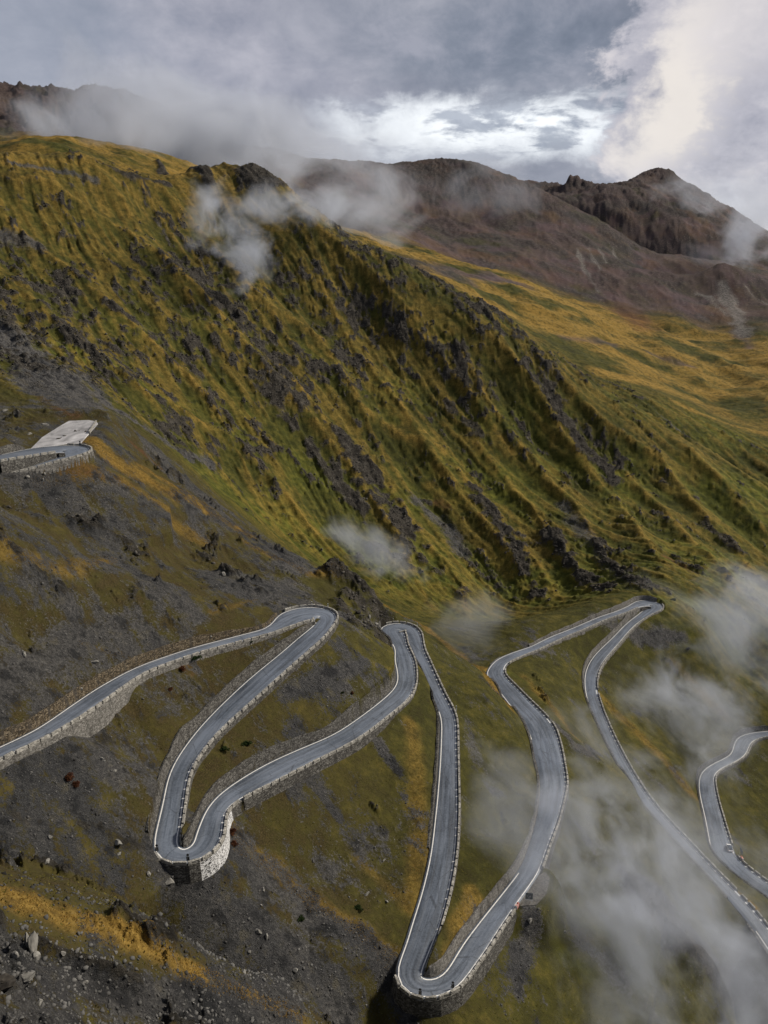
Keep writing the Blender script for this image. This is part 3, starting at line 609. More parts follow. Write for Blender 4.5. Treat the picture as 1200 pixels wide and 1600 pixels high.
def simple_mat(name, colr, rough=.6, metal=0., noise_amt=.25, scale=6., spec=.5):
    m, g, b, o = new_mat(name)
    tc = g.n('ShaderNodeTexCoord'); n_ = g.noise(tc.outputs['Object'], scale, 5, .6)
    lo = tuple(c*(1-noise_amt) for c in colr); hi = tuple(min(1, c*(1+noise_amt)) for c in colr)
    g.link(g.ramp(n_, [(.3, lo), (.7, hi)]), b.inputs['Base Color']); b.inputs['Roughness'].default_value = rough; b.inputs['Metallic'].default_value = metal
    b.inputs['Specular IOR Level'].default_value = spec
    return m
def stone_mat(name, lo, mid, hi, scale=2.2, mortar=(.3, .29, .27), mortar_w=.06, streak=True):
    m, g, b, o = new_mat(name)
    pos = g.n('ShaderNodeNewGeometry').outputs['Position']
    pz = g.mapping(pos, scale=(1, 1, 1.7))
    wn = g.noise(pz, 1.5, 3, .5, out='Color'); pw = g.vmath('ADD', pz, g.vmath('SCALE', g.vmath('SUBTRACT', wn, (.5, .5, .5)), .35))
    vc = g.n('ShaderNodeTexVoronoi', feature='F1'); g.link(pw, vc.inputs['Vector']); vc.inputs['Scale'].default_value = scale
    ve = g.n('ShaderNodeTexVoronoi', feature='DISTANCE_TO_EDGE'); g.link(pw, ve.inputs['Vector']); ve.inputs['Scale'].default_value = scale
    sp = g.n('ShaderNodeSeparateColor'); g.link(vc.outputs['Color'], sp.inputs[0])
    nn = g.noise(pos, 3.5, 5, .65); nb = g.noise(g.mapping(pos, scale=(1, 1, .18)), .6, 4, .6)
    v = g.math('ADD', g.math('MULTIPLY', sp.outputs[0], .6), g.math('MULTIPLY', nn, .4))
    c = g.ramp(v, [(.2, lo), (.5, mid), (.8, hi)])
    ed = g.maprange(ve.outputs['Distance'], mortar_w, mortar_w*.4)
    c = g.mix(ed, c, mortar)
    if streak: c = g.mix(g.math('MULTIPLY', g.maprange(nb, .5, .68), .7), c, (.045, .043, .04))
    g.link(c, b.inputs['Base Color']); b.inputs['Roughness'].default_value = .9; b.inputs['Specular IOR Level'].default_value = .15
    bm_ = g.n('ShaderNodeBump'); g.link(g.math('ADD', g.math('MINIMUM', g.math('MULTIPLY', ve.outputs['Distance'], 4), .6), g.math('MULTIPLY', nn, .4)), bm_.inputs['Height'])
    bm_.inputs['Distance'].default_value = .12; bm_.inputs['Strength'].default_value = .8; g.link(bm_.outputs[0], b.inputs['Normal'])
    return m
M_stone = stone_mat('grey_rubble_masonry', (.035, .033, .03), (.10, .097, .09), (.20, .195, .18), mortar=(.05, .048, .045))
M_pale = stone_mat('pale_mortared_masonry', (.075, .07, .062), (.155, .15, .138), (.27, .262, .245), mortar=(.16, .155, .145))
M_white = stone_mat('white_pointed_masonry', (.05, .05, .05), (.14, .14, .14), (.3, .3, .3), scale=1.3, mortar=(.60, .61, .62), mortar_w=.2, streak=False)
M_ochre = stone_mat('ochre_dry_stone', (.03, .025, .017), (.10, .078, .05), (.21, .175, .125), mortar=(.02, .018, .015))
M_cap = stone_mat('parapet_stone', (.20, .195, .175), (.30, .29, .265), (.42, .41, .375), scale=1.3, mortar=(.2, .195, .18), streak=False)
def asphalt_mat():
    m, g, b, o = new_mat('damp_asphalt')
    uv = g.n('ShaderNodeUVMap'); uv.uv_map = 'UVMap'; U = uv.outputs[0]
    pos = g.n('ShaderNodeNewGeometry').outputs['Position']
    st = g.noise(g.mapping(U, scale=(1.1, .05, 1)), 1.0, 4, .6); pat = g.noise(pos, .07, 4, .6); fine = g.noise(pos, 2.2, 5, .7)
    sep = g.n('ShaderNodeSeparateXYZ'); g.link(U, sep.inputs[0])
    tr = g.math('ABSOLUTE', g.math('SUBTRACT', g.math('ABSOLUTE', sep.outputs[0]), 1.35)); tr = g.maprange(tr, .5, .1)
    v = g.math('ADD', g.math('ADD', g.math('MULTIPLY', st, .45), g.math('MULTIPLY', pat, .35)), g.math('MULTIPLY', fine, .25))
    c = g.ramp(v, [(.38, (.028, .036, .049)), (.48, (.080, .098, .128)), (.60, (.155, .182, .228))])
    c = g.mix(g.math('MULTIPLY', tr, .22), c, (.11, .118, .13))
    # cracks and repair seams
    vo = g.n('ShaderNodeTexVoronoi', feature='DISTANCE_TO_EDGE'); g.link(g.mapping(U, scale=(.3, .09, 1)), vo.inputs['Vector']); vo.inputs['Scale'].default_value = 1.
    vo2 = g.noise(pos, .9, 4, .7, out='Color')
    c = g.mix(g.math('MULTIPLY', g.maprange(vo.outputs['Distance'], .012, .004), .5), c, (.02, .022, .025))
    g.link(c, b.inputs['Base Color'])
    wet = g.maprange(g.math('ADD', pat, g.math('MULTIPLY', st, .3)), .55, .8)
    g.link(g.maprange(wet, 0, 1, .62, .36, smooth=False), b.inputs['Roughness']); b.inputs['Specular IOR Level'].default_value = .45
    bm_ = g.n('ShaderNodeBump'); g.link(fine, bm_.inputs['Height']); bm_.inputs['Distance'].default_value = .02; g.link(bm_.outputs[0], b.inputs['Normal'])
    return m
M_asph = asphalt_mat(); M_verge = simple_mat('gravel_verge', (.10, .095, .085), .95, scale=2, noise_amt=.7, spec=.1)
def paint_mat():
    m, g, b, o = new_mat('worn_white_paint'); pos = g.n('ShaderNodeNewGeometry').outputs['Position']; n_ = g.noise(pos, 1.1, 5, .7)
    g.link(g.ramp(n_, [(.28, (.30, .31, .31)), (.42, (.68, .68, .66)), (.7, (.80, .80, .78))]), b.inputs['Base Color']); b.inputs['Roughness'].default_value = .6
    return m
M_line = paint_mat()

# ------------------------------------------------------------------ roads
def nearest(C, px, py):
    d = ray(px, py); best = None
    v = C-np.array([0, 0, ZC]); pr = v@np.array([1, 0, 0]); dep = v[:, 1]*math.cos(PITCH)-v[:, 2]*math.sin(PITCH); up = v[:, 1]*math.sin(PITCH)+v[:, 2]*math.cos(PITCH)
    x = 600+F*pr/dep; y = 800-F*up/dep
    return x, y
def station(edge, px, py, lo=0, hi=None):
    x, y = nearest(edge, px, py); d = np.hypot(x-px, y-py); hi = len(d) if hi is None else hi
    return lo+int(np.argmin(d[lo:hi]))
def build_road(C, W, T, name, crossfall):
    n_ = len(C); s = np.r_[0, np.cumsum(np.linalg.norm(np.diff(C, axis=0), axis=1))]
    V, Fc, mi, uv = [], [], [], []
    Nn = np.c_[-T[:, 1], T[:, 0]]
    offs = [(-1, -.38, -.34), (-1, -.12, -.02), (-.5, 0, 0), (0, 0, .05), (.5, 0, 0), (1, .12, -.02), (1, .38, -.34)]
    for i in range(n_):
        for k, e, dz in offs:
            w = k*W[i]+e; V.append((C[i, 0]+Nn[i, 0]*w, C[i, 1]+Nn[i, 1]*w, C[i, 2]+dz)); uv.append((w, s[i]))
    for i in range(n_-1):
        for k in range(6):
            a = i*7+k; Fc.append((a, a+7, a+8, a+1)); mi.append(1 if k in (0, 5) else 0)
    Fc = [f[::-1] for f in Fc]
    o = link_mesh(name, V, Fc, [M_asph, M_verge], mi=mi, uv=uv, smooth=True); o['kind'] = 'structure'; return o, s
road1, S1 = build_road(RC, RW, RT, 'road', None); road2, S2 = build_road(QC, QW, QT, 'road', None)
def edge_line(C, W, T, side, i0, i1):
    V, Fc = [], []; Nn = np.c_[-T[:, 1], T[:, 0]]
    for i in range(i0, i1+1):
        for inn in (.52, .27):
            w = side*(W[i]-inn); z = C[i, 2]+.018+.05*max(0, 1-abs(w)/(W[i]*.5))
            z = C[i, 2]+.02-.02*max(0, (abs(w)/W[i]-.5)/.5)*.3
            V.append((C[i, 0]+Nn[i, 0]*w, C[i, 1]+Nn[i, 1]*w, z))
    for i in range(i1-i0):
        a = 2*i; f = (a, a+1, a+3, a+2); Fc.append(f if side < 0 else f[::-1])
    o = link_mesh('road_marking', V, Fc, M_line); o['kind'] = 'structure'
NR_ = len(RC)
iA0 = 0
g1, g2 = station(RL, 837, 1153, SE[8], SE[9]), station(RL, 808, 1365, SE[8], SE[9])
g1, g2 = sorted((g1, g2))
def span(side, pa, pb, lo, hi):
    E = RL if side > 0 else RR; a, b = station(E, *pa, lo, hi), station(E, *pb, lo, hi); return min(a, b), max(a, b)
edge_line(RC, RW, RT, 1, 0, g1); edge_line(RC, RW, RT, 1, g2, NR_-1)
c1, c2 = span(-1, (645, 1020), (685, 1112), SE[6]-4, SE[7])
e1 = station(RR, 927, 1115, SE[12], SE[14]); e2 = station(RR, 1182, 1458, SE[13], SE[14])
edge_line(RC, RW, RT, -1, 0, c1); edge_line(RC, RW, RT, -1, c2, e1); edge_line(RC, RW, RT, -1, *span(-1, (1045, 1311), (1063, 1330), SE[13], SE[14])); edge_line(RC, RW, RT, -1, e2, NR_-1)
edge_line(QC, QW, QT, 1, 12, len(QC)-1); edge_line(QC, QW, QT, -1, 0, len(QC)-1)

# ------------------------------------------------------------------ roadside walls
HG = Z.copy()
def block_mesh(k):
    bm = bmesh.new(); bmesh.ops.create_cube(bm, size=1)
    L = 2.45+.12*(k-1.5)
    for v in bm.verts: v.co = Vector((v.co.x*L, v.co.y*.5, v.co.z*.86+.43-.14))
    bmesh.ops.subdivide_edges(bm, edges=[e for e in bm.edges if abs(e.verts[0].co.x-e.verts[1].co.x) > 1], cuts=4, use_grid_fill=True)
    for v in bm.verts: v.co += Vector((random.uniform(-.03, .03), random.uniform(-.035, .035), random.uniform(-.035, .035)))
    bmesh.ops.bevel(bm, geom=[e for e in bm.edges if e.calc_face_angle(0) > 1], offset=.04, segments=1, affect='EDGES')
    me = bpy.data.meshes.new('parapet_block'); bm.to_mesh(me); bm.free(); me.materials.append(M_cap); return me
BLK = [block_mesh(k) for k in range(4)]
def outer(C, W, T, side, i, off):
    Nn = np.array([-T[i, 1], T[i, 0]])*side; return C[i, :2]+Nn*(W[i]+off)
def blocks(C, W, T, side, i0, i1, parent, pitch=2.78):
    s = np.r_[0, np.cumsum(np.linalg.norm(np.diff(C[:, :2]+np.c_[-T[:, 1], T[:, 0]]*side*(W[:, None]+.38), axis=0), axis=1))]
    E = np.array([[*outer(C, W, T, side, i, .40), C[i, 2]] for i in range(len(C))])
    t = s[i0]+pitch/2; cnt = 0
    n_ = max(1, int((s[i1]-s[i0])/pitch)); pitch = (s[i1]-s[i0])/n_; t = s[i0]+pitch/2
    for q in range(n_):
        if cnt >= 100: break
        def P(u): return np.array([np.interp(u, s, E[:, k]) for k in range(3)])
        a, b = P(t-1.2), P(t+1.2); p = (a+b)/2; d = b-a; h = math.hypot(d[0], d[1])
        if h > 1.2:
            o = bpy.data.objects.new('parapet_block', random.choice(BLK)); col.objects.link(o); o.parent = parent
            o.location = (p[0]-parent.location.x, p[1]-parent.location.y, p[2]-parent.location.z+.01)
            o.rotation_euler = (random.uniform(-.012, .012), -math.atan2(d[2], h), math.atan2(d[1], d[0])+random.uniform(-.012, .012))
            sc = min(1., pitch/2.78, h/2.35); o.scale = (max(sc, .5), 1, random.uniform(.94, 1.06)); cnt += 1
        t += pitch
    return cnt
def wall_strip(C, W, T, side, i0, i1, kind, mat, parent=None, name='retaining_wall', alt=None, org=(0, 0, 0)):
    V, Fc, mi = [], [], []; rows_ = 5; n_ = i1-i0+1
    for i in range(i0, i1+1):
        zt = C[i, 2]
        if kind == 'down':
            g = min(height(*outer(C, W, T, side, i, o_), G=HG) for o_ in (.9, 1.5, 2.2)); bot = min(g-.8, zt-.8)
            a = outer(C, W, T, side, i, .02); prof = [(a, zt-.03), (outer(C, W, T, side, i, .72), zt-.03)]
            for k in range(1, rows_):
                f = k/(rows_-1); z = zt-.03+(bot-zt)*f; prof.append((outer(C, W, T, side, i, .72+.12*(zt-z)+random.uniform(-.05, .05)), z))
        else:
            g = max(height(*outer(C, W, T, side, i, o_), G=HG) for o_ in (.9, 1.6)); top = np.clip(g+.15, zt+.25, zt+4.6)+.12*math.sin(i*.9)+random.uniform(-.08, .08)
            prof = [(outer(C, W, T, side, i, 1.15), top-.25), (outer(C, W, T, side, i, .62), top)]
            for k in range(0, rows_-1):
                f = k/(rows_-2); z = top+(zt-.35-top)*f; prof.append((outer(C, W, T, side, i, .22+.12*max(0, z-zt)+random.uniform(-.04, .04)), z))
        for p, z in prof: V.append((p[0]-org[0], p[1]-org[1], z-org[2]))
    m_ = rows_+1
    for i in range(n_-1):
        for k in range(m_-1):
            a = i*m_+k; f = (a, a+1, a+m_+1, a+m_); Fc.append(f if side < 0 else f[::-1]); mi.append(1 if alt and alt(i0+i) and k > 0 else 0)
    # outward facing check is not needed: the masonry is two-sided
    return link_mesh(name, V, Fc, [mat, M_white] if alt else mat, parent=parent, mi=mi if alt else None)
def ground_side(C, W, T, side, i):
    return np.mean([height(*outer(C, W, T, side, i, o_), G=HG) for o_ in (1.2, 2.0)])-C[i, 2]
flagged = {('R', 1): np.zeros(len(RC), bool), ('R', -1): np.zeros(len(RC), bool), ('Q', 1): np.zeros(len(QC), bool), ('Q', -1): np.zeros(len(QC), bool)}
ROADS = {'R': (RC, RW, RT, RL, RR), 'Q': (QC, QW, QT, QL, QR)}
tot = 0
def parapet(rd, side, pa, pb, lo, hi, mat, label, alt=None):
    global tot
    C, W, T, L, Rr = ROADS[rd]; E = L if side > 0 else Rr
    a = lo if pa is None else station(E, *pa, lo, hi); b = hi-1 if pb is None else station(E, *pb, lo, hi); i0, i1 = min(a, b), max(a, b)
    p = outer(C, W, T, side, (i0+i1)//2, .4); o = thing('roadside_wall', label, 'stone wall', (p[0], p[1], C[(i0+i1)//2, 2]), 'stone walls along the mountain road')
    wall_strip(C, W, T, side, i0, i1, 'down', mat, parent=o, alt=alt, org=tuple(o.location))
    tot += blocks(C, W, T, side, i0, i1, o); flagged[(rd, side)][i0:i1+1] = True
nR = len(RC)
sA, sB, sC, sD, sE = [(SE[k]+SE[k+1])//2 for k in (1, 3, 5, 7, 11)]
print('apex', sA, sB, sC, sD, sE)
parapet('R', -1, None, (494, 966), 0, SE[2], M_pale, 'long pale parapet wall below the uppermost full stretch of road, running in from the left edge')
parapet('R', 1, (450, 965), (281, 1329), SE[1]-6, SE[4]+4, M_stone, 'parapet wall from the upper left hairpin down the outer side of the wide straight to the lower left hairpin')
xB = [station(RR, 313, 1343, SE[3], SE[5]), station(RR, 352, 1268, SE[3], SE[5])]
parapet('R', -1, (240, 1339), (373, 1249), SE[3]-4, SE[5], M_stone, 'curved parapet wall on a tall masonry bastion at the lower left hairpin, part pointed in white mortar', alt=lambda i: xB[0] <= i <= xB[1])
parapet('R', -1, (380, 1246), (625, 991), SE[4], SE[6]-2, M_stone, 'low parapet wall along the valley side between the lower left and the middle upper hairpin')
parapet('R', 1, (602, 978), (665, 1520), SE[5]-4, SE[8]-6, M_stone, 'long parapet wall from the middle upper hairpin straight down to the inside of the bottom hairpin')
parapet('R', -1, (613, 1520), (800, 1421), SE[7]-6, SE[9], M_stone, 'parapet wall curving round the outside of the bottom hairpin up to the striped marker')
parapet('R', -1, (846, 1355), (852, 1135), SE[8], SE[10], M_stone, 'parapet wall on the right side of the wide stretch above the dark notice board')
parapet('R', -1, (848, 1131), (787, 1046), SE[9]-2, SE[10], M_stone, 'parapet wall on the inner side of the S-bend below the green slope')
parapet('R', -1, (794, 1037), (995, 949), SE[9], SE[12]-2, M_pale, 'parapet wall on tall buttressed masonry leading to the far right hairpin')
parapet('R', 1, (1031, 942), (932, 1078), SE[11], SE[13], M_pale, 'parapet wall from the far right hairpin round the bend into the mist')
parapet('R', 1, (933, 1084), (1150, 1395), SE[12], SE[14], M_stone, 'parapet wall beside the long descending straight on the right, half in mist')
parapet('R', 1, (1152, 1397), (1245, 1507), SE[13], SE[14]+1, M_stone, 'parapet wall at the lower end of the right-hand straight by the frame edge')
parapet('R', -1, (1232, 1428), (1148, 1340), SE[15], nR, M_stone, 'parapet wall on the lowest road between the right frame edge and the white car')
parapet('R', -1, (1139, 1320), (1240, 1149), SE[15], nR, M_stone, 'parapet wall winding along the lowest road above the white car')
parapet('Q', -1, (0, 721), (84, 708), 0, 26, M_stone, 'short dark parapet wall on the upper leg of the small hairpin by the lay-by')
parapet('Q', 1, (112, 694), (-50, 758), 6, len(QC), M_pale, 'pale parapet wall round the small hairpin below the gravel lay-by')
print('blocks', tot)
def runs(mask, minlen):
    out = []; i = 0
    while i < len(mask):
        if mask[i]:
            j = i
            while j+1 < len(mask) and mask[j+1]: j += 1
            if j-i >= minlen: out.append((i, j))
            i = j+1
        else: i += 1
    return out
UPW = []
for rd in 'RQ':
    C, W, T, L, Rr = ROADS[rd]
    for side in (1, -1):
        g = np.array([ground_side(C, W, T, side, i) for i in range(len(C))]); g = np.convolve(np.pad(g, 3, mode='edge'), np.ones(7)/7, 'valid')
        for a, b in runs((g > .55) & ~flagged[(rd, side)], 5): UPW.append((rd, side, a, b, 'up', g[a:b+1].mean()))
        for a, b in runs((g < -.6) & ~flagged[(rd, side)], 4): UPW.append((rd, side, a, b, 'down', g[a:b+1].mean()))
def where(rd, side, a, b):
    C, W, T, L, Rr = ROADS[rd]; E = L if side > 0 else Rr; x, y = nearest(E[a:b+1], 0, 0); return x, y
for u in UPW: x, y = where(*u[:4]); print('wall', u, 'from', int(x[0]), int(y[0]), 'to', int(x[-1]), int(y[-1]))
WLAB = [('R', 1, 37, 'ochre dry stone bank wall on the uphill side of the uppermost full stretch of road'), ('R', 1, 200, 'tall dark retaining wall above the curving road between lower left and middle upper hairpins'),
 ('R', 1, 408, 'pale retaining wall inside the bottom hairpin, rising beside the wide right-hand stretch'), ('R', 1, 540, 'retaining wall on the hillside of the road leading up to the far right hairpin'),
 ('R', 1, 475, 'short stretch of wall on the outside of the S-bend below the green slope'), ('R', 1, 800, 'retaining wall on the uphill side of the lowest road at the right edge'),
 ('R', 1, 489, 'short low wall at the outer tip of the S-bend below the green slope'), ('R', -1, 117, 'grey retaining wall on the inner left side of the wide straight below the upper left hairpin'),
 ('R', -1, 300, 'retaining wall left of the long straight leading down to the bottom hairpin'), ('R', -1, 640, 'retaining wall on the left of the long right-hand descent, half in mist'),
 ('R', -1, 389, 'short wall below the notice board lay-by'), ('R', -1, 567, 'short wall inside the far right hairpin'), ('R', -1, 733, 'wall supporting the lowest bend by the right frame edge'),
 ('Q', 1, 10, 'wall above the upper leg of the small hairpin at the left edge'), ('Q', -1, 42, 'rubble wall between the two legs of the small hairpin at the left edge'), ('Q', -1, 2, 'wall under the upper leg of the small hairpin by the left frame edge'), ('Q', -1, 23, 'short wall at the inner tip of the small hairpin')]
used_ = {}
for rd, side, a, b, kind, _ in UPW:
    C, W, T, L, Rr = ROADS[rd]; x, y = where(rd, side, a, b)
    if x.min() > 1205 or x.max() < -5: continue          # outside the picture
    m = M_ochre if (rd == 'R' and b < 85 and kind == 'up') else M_stone
    if kind == 'up' and x.mean() > 740 and rd == 'R': m = M_pale if x.mean() < 1000 else M_stone
    o = wall_strip(C, W, T, side, a, b, kind, m)
    key = min(WLAB, key=lambda w_: (w_[0] != rd or w_[1] != side)*1e6+abs((a+b)/2-w_[2])); used_[key] = used_.get(key, 0)+1
    print('WALL', rd, side, a, b, kind, int(x[0]), int(y[0]), int(x[-1]), int(y[-1]), '|', key[3], used_[key])
    tag(o, key[3], 'stone wall', 'retaining walls along the road')
# ------------------------------------------------------------------ stones, shrubs, tufts
def on_ground(px, py, rmin=30):
    p, r = hit(px, py, rmin=rmin); return p, r
M_boulder = simple_mat('lichen_grey_boulder', (.20, .195, .18), .9, noise_amt=.45, scale=1.5, spec=.15)
M_boulder_d = simple_mat('dark_slate_boulder', (.042, .038, .033), .9, noise_amt=.5, scale=1.2, spec=.15)
M_pebble = simple_mat('scree_stone', (.088, .087, .084), .95, noise_amt=.8, scale=.15, spec=.1)
def rock_mesh(name, seed, mat, sub=3):
    r = random.Random(seed); bm = bmesh.new(); bmesh.ops.create_icosphere(bm, subdivisions=sub, radius=1)
    planes = [(Vector((r.gauss(0, 1), r.gauss(0, 1), r.gauss(0, 1))).normalized(), r.uniform(.45, .8)) for _ in range(14)]
    for v in bm.verts:
        p = v.co.copy()
        for n_, d in planes:
            e = p.dot(n_)-d
            if e > 0: p -= n_*e
        p += Vector((r.uniform(-.03, .03), r.uniform(-.03, .03), r.uniform(-.03, .03))); v.co = p
    me = bpy.data.meshes.new(name); bm.to_mesh(me); bm.free(); me.materials.append(mat); return me
M_boulder_m = simple_mat('mixed_crag_stone', (.075, .07, .062), .9, noise_amt=.85, scale=.12, spec=.1)
BM = [rock_mesh('boulder', k, M_boulder) for k in range(4)]; BD = [rock_mesh('boulder', 10+k, M_boulder_d) for k in range(3)]
# (px, py, size in metres, stretch, dark, label)
BOULD = [(38,1024,1.3,1.9,0,'flat pale boulder on the scree above the left end of the road'),(147,1036,1.4,2.0,0,'long pale boulder lying alone on grey scree above the road'),(126,1083,1.5,1,0,'pale boulder standing in the ochre wall above the road'),
 (330,998,1.3,1.2,0,'whitish boulder on the verge above the uppermost road near its left hairpin'),(302,1008,1.0,1.2,0,'small pale boulder on the uphill verge of the uppermost road'),(350,900,2.6,1.1,0,'largest pale boulder on the dark scree above the upper left hairpin'),
 (158,1187,1.0,1.3,0,'pale stone in the grass below the uppermost wall'),(180,1207,1.0,1.2,0,'brownish stone lower down the slope below the uppermost wall'),(78,1310,1.1,1.2,0,'pale stone at the left end of the lower scree'),(75,1350,.9,1.3,0,'small pale stone at the left of the lower slope'),
 (185,1320,1.7,2.2,0,'long tilted slab on the slope left of the masonry bastion'),(186,1337,1.0,1.2,0,'white stone just below the long tilted slab'),(265,1389,2.0,1.3,0,'square brown-grey block below the masonry bastion'),(233,1367,1.3,1,0,'rounded block under the left end of the bastion wall'),
 (390,1490,.9,1,0,'bluish white stone in the dark gully'),(381,1521,1.0,1,0,'blue-grey stone lower down the dark gully'),(403,1458,1.5,1.5,0,'buff boulder in the middle of the dark gully'),(417,1467,1.2,1.2,0,'thin upright stone beside the buff boulder'),(462,1518,1.4,1.1,0,'grey boulder at the lower right of the dark gully'),
 (51,1483,1.5,2.4,0,'tall pale slab standing in the near rubble at bottom left'),(44,1477,1.1,2.2,0,'narrower slab leaning on the tall pale slab'),(23,1494,.9,1.2,0,'pale block in the near rubble left of the slabs'),(57,1498,1.0,1.2,0,'blocky stone just below the tall slab'),(42,1530,1.3,1.5,0,'broad flat boulder low in the near rubble'),
 (62,1568,.8,1.2,0,'white stone near the bottom left corner'),(5,1535,1.4,1.6,1,'dark reddish rock at the left frame edge'),(12,1545,1.2,2.0,1,'dark pointed rock beside the reddish one at the left frame edge'),(181,1490,.6,1,0,'small white stone on the golden grass edge'),(98,1493,.7,1.2,0,'small stone amid near rubble right of the slabs'),(133,1538,.6,1.2,0,'pale little stone low in the near rubble'),
 (573,1399,1.0,2,0,'white splinter of rock on the grass slope left of the bottom hairpin'),(604,1409,.8,2,0,'thin pale stone on the grass by the lower left verge'),(573,1293,.6,1,0,'small white stone on the grass right of the bastion'),(600,1345,.8,1.5,0,'white stone in the middle of the grass slope'),(412,1392,.9,1.6,0,'pale flake of rock right below the bastion'),(408,1415,.7,1.2,0,'lower pale flake of rock below the bastion'),
 (558,880,3.2,1.1,1,'jagged dark rock in the ravine under the wisp of mist'),(577,966,2.0,1.2,0,'pale grey crag face at the end of the rock spur'),(588,978,1.8,1.1,0,'pale rounded crag above the middle upper hairpin'),(560,958,2.2,1.4,1,'dark block on the crest of the rock spur'),(548,935,2.0,1.3,1,'dark block on the upper part of the rock spur'),(608,1000,1.5,1.2,1,'dark block at the foot of the rock spur by the road'),
 (828,1440,1.6,1.0,0,'grey boulder below the dark notice board'),(882,1457,1.1,1.3,0,'pale boulder in the mist right of the notice board'),(1075,1015,3.0,1,1,'dark outcrop below the far right hairpin'),(70,743,1.4,1.2,0,'pale boulder in the grass below the lay-by hairpin wall'),(43,748,1.8,1.2,0,'large pale boulder left below the lay-by hairpin wall'),(67,752,1.2,1.6,0,'narrow upright stone below the lay-by wall'),
 (46,679,1.8,2.0,0,'long pale boulder on the bank beside the lay-by'),(70,665,1.8,2.0,0,'long pale boulder at the top of the bank by the lay-by'),(8,643,1.8,1.8,0,'white boulder high on the dark scree at left'),(350,475,5,1.4,1,'dark upright crag under the upper wisp of mist'),(622,512,6,1.3,1,'dark blocky crag in the middle of the green slope'),(610,525,5,1.3,1,'lower crag beside the dark blocky one on the green slope'),(375,492,6,1.4,1,'smooth grey crag on the upper green slope')]
for k, (px, py, s, st, dk, lab) in enumerate(BOULD):
    p, r = on_ground(px, py, 250 if (py < 700 and px > 200) or s > 2.9 else 30)
    o = bpy.data.objects.new('boulder', (BD if dk else BM)[k % (3 if dk else 4)]); col.objects.link(o)
    o.location = (p[0], p[1], p[2]+s*.12); o.rotation_euler = (random.uniform(-.4, .4), random.uniform(-.3, .3), random.uniform(0, 6.3))
    h = s*.5; up_ = st if any(w_ in lab for w_ in ('tall', 'upright', 'leaning', 'narrower', 'crag')) else .75
    o.scale = (h*(st if up_ == .75 else 1), h*.85, h*up_)
    tag(o, lab, 'boulder', 'boulders lying on the slopes')
def pick(mask_, n_):
    area = (RAD**2).astype(np.float64)*mask_; area[:-1] *= np.diff(th)[:, None]/.0012; area[:, :-1] *= np.diff(vr)[None]/.0022
    c = np.cumsum(area.ravel()); idx = np.searchsorted(c, rng.random(n_)*c[-1]); idx = np.minimum(idx, X.size-1)
    jx = rng.uniform(-.5, .5, n_)*.5; jy = rng.uniform(-.5, .5, n_)*.5
    return X.ravel()[idx]+jx, Y.ravel()[idx]+jy, idx
ICO = None
def stones(name, mask_, n_, smin, smax, mat, label, power=3.):
    bm = bmesh.new(); bmesh.ops.create_icosphere(bm, subdivisions=1, radius=1); B = np.array([v.co[:] for v in bm.verts]); Fi = np.array([[v.index for v in f.verts] for f in bm.faces]); bm.free()
    x, y, idx = pick(mask_, n_); z = height(x, y); s = smin+(smax-smin)*rng.random(n_)**power
    V = B[None]*rng.uniform(.65, 1.25, (n_, len(B), 1))*rng.uniform(.5, 1.2, (n_, 1, 3))*s[:, None, None]*.5
    a = rng.uniform(0, 6.28, n_); c, sn = np.cos(a)[:, None], np.sin(a)[:, None]
    VX = V[:, :, 0]*c-V[:, :, 1]*sn+x[:, None]; VY = V[:, :, 0]*sn+V[:, :, 1]*c+y[:, None]; VZ = V[:, :, 2]*.8+(z+s*.08)[:, None]
    co = np.stack([VX, VY, VZ], -1).astype(np.float32).reshape(-1); F_ = (Fi[None]+(np.arange(n_)*len(B))[:, None, None]).reshape(-1, 3)
    me = bpy.data.meshes.new(name); me.vertices.add(len(co)//3); me.vertices.foreach_set('co', co); me.loops.add(F_.size); me.polygons.add(len(F_))
    me.loops.foreach_set('vertex_index', F_.astype(np.int32).reshape(-1)); me.polygons.foreach_set('loop_start', np.arange(len(F_), dtype=np.int32)*3); me.update(calc_edges=True)
    me.materials.append(mat); o = bpy.data.objects.new(name, me); col.objects.link(o); o['kind'] = 'stuff'; o['label'] = label; return o
far_from_road = (DR > 1.4).astype(np.float32); vis = far_from_road*(np.abs(TH) < R_(33))
stones('scree_stones', vis*(SCREE**2+.06*ROCK)*(RAD < 460)*(RAD > 50), 30000, .14, .75, M_pebble, 'loose grey stones strewn over the scree slopes', 5.)
stones('crag_rubble', vis*(ROCK > .45)*(RAD > 235)*(RAD < 900), 26000, .3, 1.8, M_boulder_m, 'dark broken rock among the grass of the green slope', 2.5)
stones('near_rubble', vis*(RAD > 50)*(RAD < 88)*(1-GOLD)*(X < 12), 9000, .08, .7, M_pebble, 'pale rubble on the near spur', 4.)
